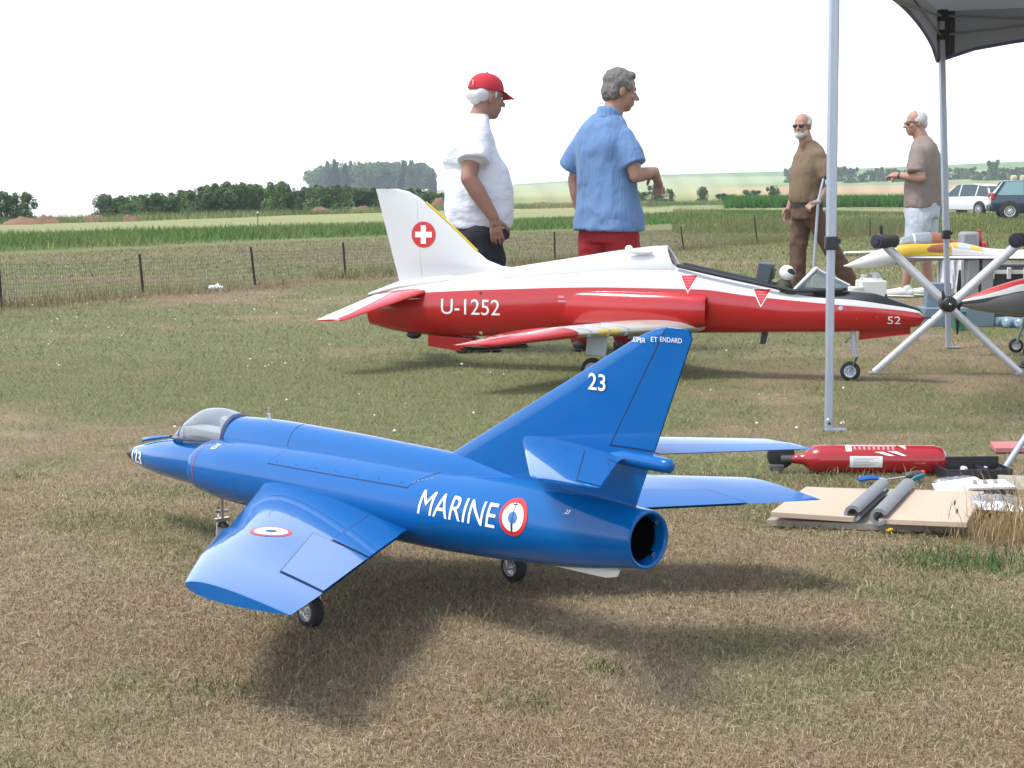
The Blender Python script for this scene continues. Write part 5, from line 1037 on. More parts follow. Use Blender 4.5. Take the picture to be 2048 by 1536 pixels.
def person(name, label, base, heading, sp):
    """sp: dict of posed shapes in the person's own frame (x right, y forward, z up)"""
    T = thing(name, label, 'person', base, R(heading - 90)); MATS = sp['mats']
    body = MB(); hc = sp['head']; yaw = R(sp.get('yaw', 0)); P, E = head(body, hc, yaw, sp.get('hs', 1.), R(sp.get('pitch', 0)))
    nb = sp['neck']; body.cap(nb, .070, P(0, -.015, -.045), .062)
    for (sh, el, wr, fd, pn, curl, th) in sp['arms']:
        g = sp.get('arm', 1.)
        body.cap(np.array(sh) + (np.array(el) - np.array(sh)) * .45, .048 * g, el, .042 * g); body.cap(el, .042 * g, np.array(el) + (np.array(wr) - np.array(el)) * .35, .044 * g); body.cap(np.array(el) + (np.array(wr) - np.array(el)) * .35, .044 * g, wr, .029 * g); hand(body, wr, fd, pn, curl, thumb=th, spread=12., sc=1.06)
    for hp, kn, an, toe in sp['legs']:
        body.cap(hp, .085, kn, .055); k = np.array(kn); a = np.array(an); body.cap(k, .054, k + (a - k) * .35, .058); body.cap(k + (a - k) * .35, .058, a, .036); body.cap(a, .036, np.array([a[0], a[1], .05]), .036)
    lofts(body, smooth_secs([(s[0], s[1], s[2], s[3] * .78, s[4] * .72) for s in sp['torso']][:-2]))
    bo = body.build('body', MATS[0], T, remesh=sp.get('vox', .0062), sm=3)
    # shirt with sleeves
    sh = MB(); lofts(sh, smooth_secs(sp['torso']))
    for a, b, ra, rb in sp['sleeves']: sh.cap(a, ra, np.array(a) + (np.array(b) - np.array(a)) * .6, (ra + rb) / 2); sh.tube([np.array(a) + (np.array(b) - np.array(a)) * .3, b], [(ra + rb) / 2, rb], 20)
    so_ = sh.build('shirt', MATS[1], T, remesh=.010, sm=8); folds(so_, .012, .16); folds(so_, .006, .08, 'CLOUDS')
    if sp.get('collar'):
        sp['collar'] = (sp['collar'][0], sp['collar'][1], sp['collar'][2] - .006)
        c = np.array(sp['collar']); mb = MB(); rr = []
        for z, r in ((-.02, .092), (0, .086), (.028, .079), (.046, .074), (.047, .068), (.02, .070)): rr.append([c + np.array([r * math.cos(t), r * 1.05 * math.sin(t), z - .028 * math.sin(t)]) for t in np.linspace(0, 2 * math.pi, 24, endpoint=False)])
        mb.loft(rr, False); mb.build('collar', MATS[1], so_, sharp=None)
    tr = MB(); lofts(tr, smooth_secs(sp['hips']))
    for pts in sp['trousers']:
        for (a, ra), (b, rb) in zip(pts[:-1], pts[1:]): tr.cap(a, ra, b, rb)
    to_ = tr.build('trousers', MATS[2], T, remesh=.011, sm=5); folds(to_, .014, .14)
    if sp.get('belt'):
        z, rx, ry = sp['belt']; mb = MB(); mb.loft([[np.array([rx * math.cos(t) * q, ry * math.sin(t) * q, z + dz]) for t in np.linspace(0, 2 * math.pi, 30, endpoint=False)] for q, dz in ((.97, -.02), (1, -.016), (1, .016), (.97, .02))], False); mb.build('belt', 'black_rubber', T)
    for hp, kn, an, toe in sp['legs']:
        a = np.array(an); d = np.array([toe[0] - a[0], toe[1] - a[1], 0.]); d /= max(1e-6, np.linalg.norm(d)); mb = MB(); g = lambda u, z: np.array([a[0], a[1], 0]) + d * u + np.array([0, 0, z])
        mb.cap(g(-.05, .045), .042, g(.04, .05), .045); mb.cap(g(.04, .045), .045, g(.16, .034), .034); mb.cap(g(-.02, .05), .045, g(-.02, .085), .045)
        s = mb.build('shoe', MATS[3], T, remesh=.009, sm=2); mb = MB(); mb.cap(g(-.055, .012), .040, g(.165, .012), .040, flat=(1, .3)); mb.build('sole', sp.get('sole', 'black_rubber'), s)
    # eyes
    for s in (-1, 1):
        mb = MB(); mb.ell(P(.031 * s, .073, .010), (.012, .010, .008), rot=E); ey = mb.build('eye', 'eye_white', bo); mb = MB(); mb.ell(P(.031 * s, .081, .010), (.005, .003, .005), rot=E); mb.build('iris', 'lens_dark', ey)
    h = MB(); k = sp['hair']
    if k == 'cap':
        for s in (-1, 1): h.ell(P(.056 * s, -.055, .012), (.028, .052, .042), rot=E); h.ell(P(.070 * s, .016, .020), (.012, .010, .028), rot=E)
        h.ell(P(0, -.078, .012), (.066, .036, .044), rot=E); h.ell(P(0, -.07, -.012), (.06, .034, .036), rot=E); h.build('hair', MATS[4], T, remesh=.006, sm=4)
        mb = MB(); rings = []
        for i in range(11):
            t = i / 10 * math.pi / 2; rings.append([P(.086 * math.cos(t) ** .8 * math.cos(u), -.010 + .104 * math.cos(t) ** .8 * math.sin(u), .044 + .092 * math.sin(t)) for u in np.linspace(0, 2 * math.pi, 30, endpoint=False)])
        mb.loft(rings); cp = mb.build('cap_crown', 'cap_red', T, sharp=60)
        rings = []
        for i in range(8):
            v = i / 7; rings.append([P(x * (1 - .12 * v * v), .080 + v * (.085 * (1 - (x / .075) ** 2 * .5)), .050 - .028 * v - .012 * (x / .075) ** 2 + dz) for dz, xs_ in ((0, np.linspace(-.075, .075, 12)), (-.005, np.linspace(.075, -.075, 12))) for x in xs_])
        mb = MB(); mb.loft(rings); mb.build('cap_brim', 'cap_red', cp, sharp=50)
        mb = MB(); mb.ell(P(0, -.01, .139), (.008, .008, .005)); mb.build('cap_button', 'cap_red', cp)
        mb = MB(); rr = [[P(.04 * math.cos(t) * q, -.112 + .014 * (1 - abs(math.cos(t))), .058 + .034 * math.sin(t) * q) for t in np.linspace(0, math.pi, 14)] for q in (1, .82)]; mb.loft(rr, False, closed=False); mb.build('cap_strap', 'hair_white', cp)
    elif k == 'full':
        h.ell(P(0, -.028, .058), (.088, .098, .085), rot=E); h.ell(P(0, -.075, .0), (.072, .045, .075), rot=E); h.ell(P(0, .035, .098), (.062, .040, .034), rot=E)
        for s in (-1, 1): h.ell(P(.070 * s, -.02, .045), (.022, .05, .045), rot=E); h.ell(P(.066 * s, -.055, -.01), (.022, .035, .055), rot=E); h.ell(P(.075 * s, .03, .03), (.012, .014, .03), rot=E)
        hh = h.build('hair', MATS[4], T, remesh=.006, sm=4); folds(hh, .014, .035, 'CLOUDS')
    else:
        h.ell(P(0, -.034, .044), (.0795, .084, .0835), rot=E); h.ell(P(0, -.080, -.0), (.062, .034, .055), rot=E)
        for s in (-1, 1): h.ell(P(.066 * s, -.02, .030), (.018, .050, .035), rot=E)
        h.build('hair', MATS[4], T, remesh=.007, sm=2)
    if sp.get('beard'):
        mb = MB(); mb.ell(P(0, .062, -.078), (.045, .040, .038), rot=E)
        for s in (-1, 1): mb.ell(P(.048 * s, .03, -.055), (.018, .035, .035), rot=E)
        mb.ell(P(0, .088, -.042), (.030, .010, .008), rot=E); mb.build('beard', 'beard_grey', T, remesh=.007, sm=2)
    if sp.get('glasses'):
        g = MB()
        for s in (-1, 1): g.ell(P(.033 * s, .088, .008), (.027, .006, .017 if sp['glasses'] == 'sun' else .012), rot=E)
        for s in (-1, 1): g.tube([P(.058 * s, .083, .014), P(.078 * s, .05, .016), P(.082 * s, -.015, .012)], .003, 6)
        g.tube([P(-.01, .095, .012), P(.01, .095, .012)], .003, 6); g.build('sunglasses' if sp['glasses'] == 'sun' else 'glasses', 'lens_dark', T)
    if sp.get('watch') is not None:
        _, el, wr, *_r = sp['arms'][sp['watch']]; el = np.array(el); wr = np.array(wr); mb = MB(); mb.tube([wr - (wr - el) * .10, wr - (wr - el) * .02], .031, 16); mb.build('wristwatch', 'black_plastic', T)
    return T
def fwd(*p): return tuple(p)
pw = (-.205, 10.0)
person('person', 'man in a red cap, white t-shirt and black shorts behind the red jet', (pw[0], pw[1], 0), 12, dict(
    mats=['skin_tan', 'tee_white', 'shorts_black', 'shorts_black', 'hair_white'], head=(0, .050, 1.560), yaw=18, pitch=-6, neck=(0, -.015, 1.40), hair='cap', hs=1.13, arm=1.2,
    torso=[(.765, 0, .0, .20, .20), (.85, 0, .0, .21, .208), (.98, 0, .005, .22, .213), (1.10, 0, -.005, .215, .195), (1.2, 0, -.045, .222, .178), (1.3, 0, -.06, .222, .150), (1.38, 0, -.055, .200, .125), (1.43, 0, -.042, .145, .105), (1.47, 0, -.025, .088, .088)],
    sleeves=[((.175, -.055, 1.33), (.262, -.085, 1.16), .092, .108), ((-.175, -.055, 1.33), (-.262, -.08, 1.16), .092, .108)],
    arms=[((.20, -.055, 1.35), (.275, -.115, 1.07), (.285, .035, .835), (0, .18, -1), (-1, .2, 0), 22, 1), ((-.20, -.05, 1.35), (-.275, -.08, 1.07), (-.28, .06, .84), (0, .18, -1), (1, .2, 0), 22, -1)],
    hips=[(.70, 0, -.005, .19, .185), (.80, 0, -.005, .195, .19), (.88, 0, 0, .19, .19)], trousers=[[((.10, -.02, .72), .125), ((.11, .03, .57), .115)], [((-.10, -.02, .72), .125), ((-.11, .06, .57), .115)]],
    legs=[((.10, -.02, .75), (.11, -.02, .45), (.11, -.08, .09), (.11, .2)), ((-.10, -.02, .75), (-.11, .08, .45), (-.11, .14, .09), (-.11, .5))]))
pb = (.60, 10.0)
person('person', 'grey-haired man in a blue short-sleeved shirt and red trousers', (pb[0], pb[1], 0), 48, dict(
    mats=['skin', 'shirt_blue', 'trousers_red', 'dark_grey', 'hair_grey'], head=(.045, .055, 1.60), yaw=-36, pitch=-10, neck=(.01, -.01, 1.42), hair='full', hs=1.06,
    torso=[(.75, .0, .0, .235, .18), (.85, 0, .0, .225, .175), (1.0, -.005, .0, .195, .16), (1.15, -.01, -.01, .190, .150), (1.28, -.01, -.03, .192, .135), (1.37, -.01, -.035, .170, .112), (1.43, 0, -.025, .125, .095), (1.475, .0, -.012, .078, .078)],
    sleeves=[((.14, -.03, 1.32), (.225, -.03, 1.145), .072, .084), ((-.15, -.03, 1.32), (-.275, -.03, 1.135), .072, .086)], collar=(0.01, -.010, 1.445),
    arms=[((.155, -.03, 1.32), (.235, -.03, 1.085), (.215, .185, 1.115), (-.05, .45, -.75), (-.2, -.6, -.4), 26, 1), ((-.16, -.03, 1.32), (-.245, -.04, 1.06), (-.215, .0, .83), (0, .08, -1), (1, .2, 0), 24, -1)],
    hips=[(.68, 0, 0, .185, .14), (.78, 0, 0, .185, .14), (.86, 0, 0, .18, .14)], trousers=[[((.09, 0, .74), .115), ((.12, .05, .42), .095), ((.12, .03, .09), .085)], [((-.09, 0, .74), .115), ((-.11, -.04, .42), .095), ((-.11, -.10, .09), .085)]],
    legs=[((.09, 0, .75), (.12, .05, .45), (.12, .03, .09), (.16, .3)), ((-.09, 0, .75), (-.11, -.03, .45), (-.11, -.10, .09), (-.14, .2))]))
p3 = atY(1612, 500, 15.5)
person('person', 'bearded man in brown shirt and trousers leaning on a crutch', (p3[0], p3[1], zg(p3[0], p3[1])), 198, dict(
    mats=['skin', 'shirt_brown', 'trousers_brown', 'dark_grey', 'hair_pale'], head=(-.01, .075, 1.60), yaw=36, pitch=-4, neck=(.0, 0.01, 1.42), hair='bald', beard=1, glasses='sun', belt=(.855, .183, .152),
    torso=[(.875, 0, 0, .178, .148), (.95, 0, .01, .185, .158), (1.08, 0, .01, .185, .155), (1.22, 0, .0, .195, .145), (1.32, 0, -.015, .19, .128), (1.38, 0, -.02, .16, .11), (1.43, 0, -.005, .115, .09), (1.47, 0, .01, .075, .072)],
    sleeves=[((.15, -.02, 1.32), (.22, -.03, 1.12), .070, .080), ((-.15, -.03, 1.32), (-.22, -.09, 1.12), .070, .080)],
    arms=[((.19, -.02, 1.34), (.25, -.04, 1.06), (.24, .06, .84), (0, .2, -1), (-1, 0, 0), 25, 1), ((-.16, -.03, 1.32), (-.235, -.14, 1.07), (-.215, -.01, .89), (.1, .8, -.35), (.5, 0, -1), 60, -1)],
    hips=[(.72, 0, 0, .165, .13), (.84, 0, 0, .17, .135), (.90, 0, 0, .168, .135)], trousers=[[((.08, 0, .78), .105), ((.10, .03, .45), .088), ((.11, .02, .09), .080)], [((-.08, -.02, .78), .105), ((-.11, -.20, .45), .088), ((-.12, -.42, .10), .078)]],
    legs=[((.08, 0, .78), (.10, .03, .46), (.11, .02, .09), (.13, .3)), ((-.08, -.02, .78), (-.11, -.20, .46), (-.12, -.42, .10), (-.14, 0))]))
a_ = atY(1636, 404, 15.24); b_ = atY(1624, 590, 15.24)
ct = thing('crutch', 'light grey elbow crutch held by the bearded man', 'crutch', (b_[0], b_[1], zg(b_[0], b_[1])))
q0 = np.array([0, 0, .0]); q1 = a_ - np.array([b_[0], b_[1], zg(b_[0], b_[1])])
mb = MB(); mb.tube([q0 + np.array([0, 0, .02]), q1], .013, 10); mb.build('shaft', 'aluminium', ct); mb = MB(); mb.tube([q1 + np.array([-.08, -.03, -.012]), q1 + np.array([.02, .0, .0])], .016, 10); mb.build('grip', 'grey_plastic', ct); mb = MB(); mb.tube([q1, q1 + np.array([.05, .02, .22])], .012, 10); mb.build('cuff_arm', 'aluminium', ct); mb = MB(); mb.lathe(q0, (0, 0, 1), [(0, .02), (.05, .017), (.05, .001)], 12); mb.build('rubber_tip', 'black_rubber', ct)
p4 = atY(1840, 500, 15.0)
person('person', 'man in taupe t-shirt, pale shorts and sunglasses seen from behind', (p4[0], p4[1], zg(p4[0], p4[1])), 148, dict(
    mats=['skin', 'tee_taupe', 'shorts_pale', 'shoe_white', 'hair_pale'], head=(-.015, .075, 1.605), yaw=38, pitch=-4, neck=(.0, .01, 1.45), hair='bald', glasses='sun', watch=0, sole='shoe_white',
    torso=[(.83, 0, -.01, .195, .155), (.95, 0, -.01, .195, .160), (1.08, 0, -.01, .20, .155), (1.22, 0, -.015, .212, .145), (1.33, 0, -.015, .205, .130), (1.40, 0, -.01, .170, .112), (1.45, 0, .0, .115, .092), (1.49, 0, .01, .076, .074)],
    sleeves=[((-.165, -.01, 1.34), (-.24, -.02, 1.15), .072, .082), ((.165, -.01, 1.34), (.24, -.0, 1.15), .072, .082)],
    arms=[((-.195, -.01, 1.36), (-.245, -.07, 1.105), (-.165, .165, 1.13), (.25, .9, .05), (.4, -.2, -.9), 60, -1), ((.195, 0, 1.36), (.245, -.03, 1.10), (.13, .20, 1.12), (-.5, .8, 0), (-.4, -.2, -.9), 55, 1)],
    hips=[(.74, 0, -.01, .185, .15), (.82, 0, -.01, .185, .15), (.90, 0, -.01, .18, .15)], trousers=[[((-.09, -.01, .76), .118), ((-.11, 0, .52), .110)], [((.09, -.01, .76), .118), ((.11, -.02, .52), .110)]],
    legs=[((-.09, 0, .76), (-.11, .03, .47), (-.11, .10, .09), (-.14, .5)), ((.09, 0, .76), (.11, -.01, .47), (.12, -.06, .09), (.16, .3))]))
p5 = np.array([3.32, 8.85, 0])
person('person', 'person seated by the X-shaped stand with a hand on its black pad', (p5[0], p5[1], 0), 180, dict(
    mats=['skin', 'shirt_blue', 'trousers_brown', 'dark_grey', 'hair_grey'], head=(0, .12, 1.16), yaw=0, pitch=-10, neck=(.0, .02, 1.0), hair='full', vox=.012,
    torso=[(.42, 0, -.12, .17, .13), (.55, 0, -.10, .175, .135), (.70, 0, -.06, .19, .135), (.84, 0, -.03, .20, .125), (.94, 0, 0, .185, .105), (1.0, 0, .01, .11, .09), (1.04, 0, .02, .07, .07)],
    sleeves=[((-.16, .0, .90), (-.20, .12, .80), .07, .075), ((.16, .0, .90), (.22, .06, .72), .07, .075)],
    arms=[((-.17, .0, .90), (-.22, .30, .90), (-.18, .49, .775), (0, .9, -.4), (0, -.3, -1), 35, -1), ((.17, 0, .90), (.24, .10, .66), (.14, .28, .55), (0, 1, 0), (0, 0, -1), 30, 1)],
    hips=[(.38, 0, -.10, .17, .14), (.48, 0, -.10, .175, .14), (.56, 0, -.10, .17, .13)], trousers=[[((-.09, -.06, .46), .095), ((-.11, .30, .47), .078), ((-.11, .26, .10), .068)], [((.09, -.06, .46), .095), ((.11, .30, .47), .078), ((.11, .26, .10), .068)]],
    legs=[((-.09, -.06, .46), (-.11, .30, .46), (-.11, .26, .09), (-.12, .6)), ((.09, -.06, .46), (.11, .30, .46), (.11, .26, .09), (.12, .6))]))
st5 = thing('camp_stool', 'dark folding stool under the seated person', 'stool', (p5[0] + .10, p5[1], 0)); mb = MB(); mb.box((0, 0, .335), (.36, .36, .03)); mb.build('seat', 'dark_grey', st5, bevel=.006)
for x in (-.15, .15):
    for y in (-.15, .15): mb = MB(); mb.tube([(x * 1.1, y * 1.1, 0), (x, y, .33)], .010, 8); mb.build('leg', 'aluminium', st5)
# ------------------------------------------------------------------ fence, mounds, cars
mat('post_wood', (.028, .022, .018), .9, var=.3, scale=30); mat('net_green', (.13, .14, .08), .8); mat('soil', (.20, .11, .07), .95, var=.25, scale=2.5, bump=1., bscale=6)
def fence():
    T = thing('net_fence', 'low green netting fence on dark posts along the runway', 'fence', (0, 0, 0))
    bl = [(-160, 660, .42), (3, 614, .42), (287, 585, .40), (511, 570, .40), (691, 549, .40), (860, 535, .40), (1110, 520, .40), (1368, 500, .40), (1515, 488, .42), (1650, 478, .40), (1740, 472, .40), (1850, 463, .40)]
    tops = {3: (0, 519), 287: (281, 508), 511: (503, 493), 691: (687, 485), 1368: (1361, 453), 1515: (1507, 431)}
    pos = []
    for px, py, h in bl:
        p = onz(px, py); p[2] = zg(p[0], p[1]) - .02; lx = (tops[px][0] - px) / FPX * p[1] if px in tops else -.01; h = (py - tops[px][1]) / FPX * p[1] if px in tops else h
        mb = MB(); mb.tube([p, p + np.array([lx * .5, 0, h * .5]), p + np.array([lx, 0, h + .02])], [.014, .013, .012], 7); mb.build('post', 'post_wood', T); pos.append((p, p + np.array([lx, 0, h - .02])))
    for (a, at), (b, bt) in zip(pos[:-1], pos[1:]):
        n = max(8, int(np.linalg.norm(b - a) / .035)); V = []; Fa = []
        def strip(p, q, w_):
            d = q - p; s = np.cross(d, np.array([0, 1, 0])); s = s / max(1e-9, np.linalg.norm(s)) * w_ / 2; k = len(V); V.extend([p - s, p + s, q + s, q - s]); Fa.append((k, k + 1, k + 2, k + 3))
        def pt(u, v): lo = a + (b - a) * u; lo = np.array([lo[0], lo[1], zg(lo[0], lo[1]) + .015]); hi = at + (bt - at) * u; hi = hi - np.array([0, 0, .03 * math.sin(math.pi * u)]); return lo + (hi - lo) * v
        for i in range(n + 1):
            u = i / n; strip(pt(u, 0), pt(u, 1), .0026)
        for v in np.linspace(0, 1, 9):
            for i in range(0, n, 4): strip(pt(i / n, v), pt(min(1, (i + 4) / n), v), .0026)
        o = raw_mesh('netting', V, Fa, 'net_green', T, smooth=False); o['kind'] = 'stuff'
    # small marker stake in the crop
    p = onz(516, 452); mb = MB(); S = thing('marker_stake', 'thin marker stake with a pale head standing in the crop', 'stake', (p[0], p[1], zg(p[0], p[1])), 0); mb.tube([(0, 0, 0), (0, 0, .42)], .012, 6); mb.build('stake', 'post_wood', S); mb = MB(); mb.ell((0, 0, .43), (.03, .03, .03)); mb.build('head', 'label_paper', S)
fence()
def mounds():
    lab = ['low', 'rounded', 'flat-topped', 'small', 'broad', 'two-humped', 'long', 'weathered']
    M = [(45, 433, 58, 88, 17), (92, 429, 62, 70, 17), (260, 425, 66, 40, 12), (185, 425, 66, 70, 13), (640, 416, 84, 60, 15), (725, 413, 90, 60, 14), (880, 405, 100, 50, 18), (1080, 402, 105, 70, 11), (1140, 402, 108, 60, 11), (1590, 377, 190, 40, 6)]
    for i, (px, py, Y, wp, hp) in enumerate(M):
        p = atY(px, py, Y); z = zg(p[0], p[1]); T = thing('soil_mound', 'reddish heap of bare soil at the edge of the crop', 'mound', (p[0], p[1], z - .1), group='soil heaps along the field edge')
        W = wp / FPX * Y; Hh = hp / FPX * Y + .15; n, m = 26, 12; V = []; Fa = []
        for j in range(m + 1):
            for k in range(n):
                a = 2 * math.pi * k / n; r = j / m; nz = .35 + 1.1 * float(fbm(np.array(math.cos(a) * 3 * r + i * 7.3), np.array(math.sin(a) * 3 * r + i * 2.1), 5)); V.append((W * .6 * r * math.cos(a), W * .35 * r * math.sin(a), Hh * max(0, (1 - r ** 1.7)) * nz))
        for j in range(m):
            for k in range(n): q = (k + 1) % n; Fa.append((j * n + k, j * n + q, (j + 1) * n + q, (j + 1) * n + k))
        raw_mesh('heap', V, Fa, 'soil', T, sharp=None)
mounds()
mat('car_white', (.66, .68, .70), .25, coat=.7); mat('car_blue', (.010, .024, .058), .2, coat=.9); mat('car_glass', (.05, .07, .08), .08); mat('tail_light', (.45, .02, .03), .2, coat=.6); mat('bumper_dark', (.02, .022, .025), .5); mat('glass_teal', (.16, .26, .27), .08)
def car(label, pos, heading, paint, estate=False, glass='car_glass'):
    T = thing('parked_car', label, 'car', pos, R(heading)); Lh = 2.16 if estate else 2.1; WX = (-1.50, 1.16) if estate else (-1.32, 1.32); W = .87
    # lower body
    prof = [(-Lh, .42, .80, .80), (-Lh + .06, .30, .92, .90), (-Lh + .3, .26, .96, .97), (-1.2, .22, .96, 1.), (0, .22, .94, 1.), (.9, .22, .92, 1.), (1.2, .24, .90, .98), (Lh - .4, .26, .80, .95), (Lh - .1, .32, .70, .86), (Lh, .42, .58, .72)]
    rings = []
    for x in np.linspace(-Lh, Lh, 44):
        zb, zt, k = [float(pchip(x, [p[0] for p in prof], [p[i] for p in prof])) for i in (1, 2, 3)]; w_ = W * k; r = []
        for y, z in ((-.72, 0), (-.96, .06), (-1, .3), (-1, .6), (-.97, .92), (-.88, 1), (0, 1.03), (.88, 1), (.97, .92), (1, .6), (1, .3), (.96, .06), (.72, 0), (0, 0)): r.append(np.array([x, y * w_, zb + (zt - zb) * z]))
        rings.append(r)
    mb = MB(); mb.loft(rings); body = mb.build('body', paint, T, sharp=40)
    gh = [(-Lh + .12, .70), (-Lh + .40, .76), (-1.0, .80), (0, .80), (.45, .78), (1.05, .70)] if estate else [(-Lh + .10, .66), (-Lh + .45, .74), (-1.0, .79), (0, .80), (.4, .78), (1.05, .68)]
    topz = (lambda x: float(np.interp(x, [-Lh + .12, -Lh + .45, -.6, .2, .5, 1.1], [.95, 1.40, 1.44, 1.43, 1.36, .95]))) if estate else (lambda x: float(np.interp(x, [-Lh + .05, -Lh + .5, -.7, .1, .45, 1.1], [.95, 1.36, 1.47, 1.46, 1.38, .95])))
    rings = []; rf = []
    for x in np.linspace(-Lh + .12, 1.05, 30):
        zt = topz(x); w0 = W * .96; w1 = float(np.interp(x, [q[0] for q in gh], [q[1] for q in gh])) * .92; f = (zt - .93) / .5
        wt = w0 + (w1 * .86 - w0) * min(1, max(0, f)); rings.append([np.array([x, -w0, .90]), np.array([x, -wt, zt]), np.array([x, 0, zt + .02]), np.array([x, wt, zt]), np.array([x, w0, .90])])
        if zt > 1.33: rf.append([np.array([x, y * wt * 1.01, zt + .022 + (.02 if abs(y) < .9 else 0)]) for y in (-1, -.8, -.4, 0, .4, .8, 1)])
    mb = MB(); mb.loft(rings); mb.build('greenhouse', glass, T, sharp=40)
    mb = MB(); mb.loft(rf + [[p - np.array([0, 0, .05]) for p in r] for r in rf[::-1]], False, closed=False); mb.build('roof', paint if not estate else 'aluminium', T, sharp=50)
    n = len(rings)
    for s in (1, 3):
        for xx in ((-Lh + .14, -Lh + .5), (-.95, -.95), (.02, .02), (.5, 1.02)):
            i0 = min(n - 1, max(0, int((xx[0] + Lh - .12) / (Lh + .93) * (n - 1)))); i1 = min(n - 1, max(0, int((xx[1] + Lh - .12) / (Lh + .93) * (n - 1))))
            lo = rings[i0][0 if s == 1 else 4] if xx[0] < .4 else rings[i1][0 if s == 1 else 4]; hi = rings[i1][s] if xx[0] < .4 else rings[i0][s]
            mb = MB(); mb.tube([lo * np.array([1, 1.005, 1]), (lo + hi) / 2 * np.array([1, 1.015, 1]), hi * np.array([1, 1.01, 1])], .045 if xx[0] != xx[1] else .035, 6); mb.build('pillar', paint, T)
    for s in (-1, 1):
        mb = MB(); mb.box((-Lh + .06, s * .70, .86), (.14, .26, .24 if estate else .18)); mb.build('tail_light', 'tail_light', T, bevel=.03)
        mb = MB(); mb.ell((.75, s * .98, .98), (.06, .10, .07)); mb.build('mirror', 'bumper_dark' if paint == 'car_white' else paint, T)
        for x in WX:
            mb = MB(); mb.lathe((x, s * (W - .03), .33), (0, s, 0), [(-.1, .36), (.045, .365), (.047, .33), (.047, .001)], 24); mb.build('wheel_arch', 'bumper_dark', T)
            c = np.array([x, s * (W - .06), .31]); mb = MB(); mb.lathe(c, (0, s, 0), [(-.1, .20), (-.1, .29), (-.06, .31), (.10, .31), (.13, .29), (.13, .21), (.06, .20)], 28, False); wh = mb.build('wheel', 'tyre', T)
            mb = MB(); mb.lathe(c, (0, s, 0), [(.05, .205), (.135, .205), (.13, .185), (.07, .17), (.07, .001)], 24, False)
            for k in range(12):
                a = k * math.pi / 6; mb.box(c + np.array([.11 * math.cos(a), s * .115, .11 * math.sin(a)]), (.16, .02, .026), ry=-a)
            mb.ell(c + np.array([0, s * .115, 0]), (.045, .03, .045)); mb.build('rim', 'rim_metal', wh)
    mb = MB(); mb.box((-Lh + .02, 0, .42), (.16, 1.56, .24)); mb.build('bumper', 'bumper_dark' if estate else paint, T, bevel=.05)
    mb = MB(); mb.box((-Lh - .062, 0, .60 if not estate else .75), (.01, .52, .11)); mb.build('number_plate', 'label_paper', T)
    if not estate:
        for s in (-1, 1): mb = MB(); mb.box((-Lh - .05, s * .45, .45), (.03, .28, .05)); mb.build('reflector', 'tail_light', T)
    return T
Yb = 60.; p = atY(2018, 447, Yb); hd = -12.
cx = p[0] + 1.50 * math.cos(R(hd)) - .81 * math.sin(R(hd)); cy = Yb + 1.50 * math.sin(R(hd)) + .81 * math.cos(R(hd))
car('dark blue estate car with silver roof and multi-spoke wheels', (cx, cy, zg(cx, cy)), hd, 'car_blue', True, 'glass_teal')
p = atY(1948, 425, 79.); car('white hatchback car parked in front of the maize', (p[0], 79.6, zg(p[0], 79.6)), 122, 'car_white', False)
# ------------------------------------------------------------------ vegetation
attrmat('leaf', .6, trans=.35); mat('bark', (.07, .05, .035), .9, var=.3, scale=8, bump=.6, bscale=12); attrmat('blade', .75, trans=.2)
def leafcloud(n, blobs, size, base, var, seed, tall=1.):
    """leaf faces spread through a crown made of ellipsoid clumps; darker and lighter clumps"""
    rg = np.random.default_rng(seed); k = rg.integers(0, len(blobs), n); Bc = np.array([b[:3] for b in blobs])[k]; Br = np.array([b[3:6] for b in blobs])[k]
    d = rg.normal(size=(n, 3)); d /= np.linalg.norm(d, axis=1)[:, None]; r = rg.uniform(.45, 1.08, n) ** .5; P = Bc + d * Br * r[:, None]; P[:, 2] = np.maximum(P[:, 2], .02)
    u = rg.normal(size=(n, 3)); u /= np.linalg.norm(u, axis=1)[:, None]; v = np.cross(u, rg.normal(size=(n, 3))); v /= np.linalg.norm(v, axis=1)[:, None]
    s = size * rg.uniform(.6, 1.4, n)[:, None]; V = np.stack([P - u * s, P + v * s * .55, P + u * s * tall, P - v * s * .55], 1).reshape(-1, 3)
    tint = rg.uniform(.7, 1.3, len(blobs))[k] * rg.uniform(.75, 1.25, n); c = np.array(base)[None, :] * tint[:, None] * (1 + (rg.uniform(-1, 1, (n, 3)) * var))
    return V, np.arange(n * 4).reshape(-1, 4), np.repeat(np.clip(c, 0, 1), 4, 0)
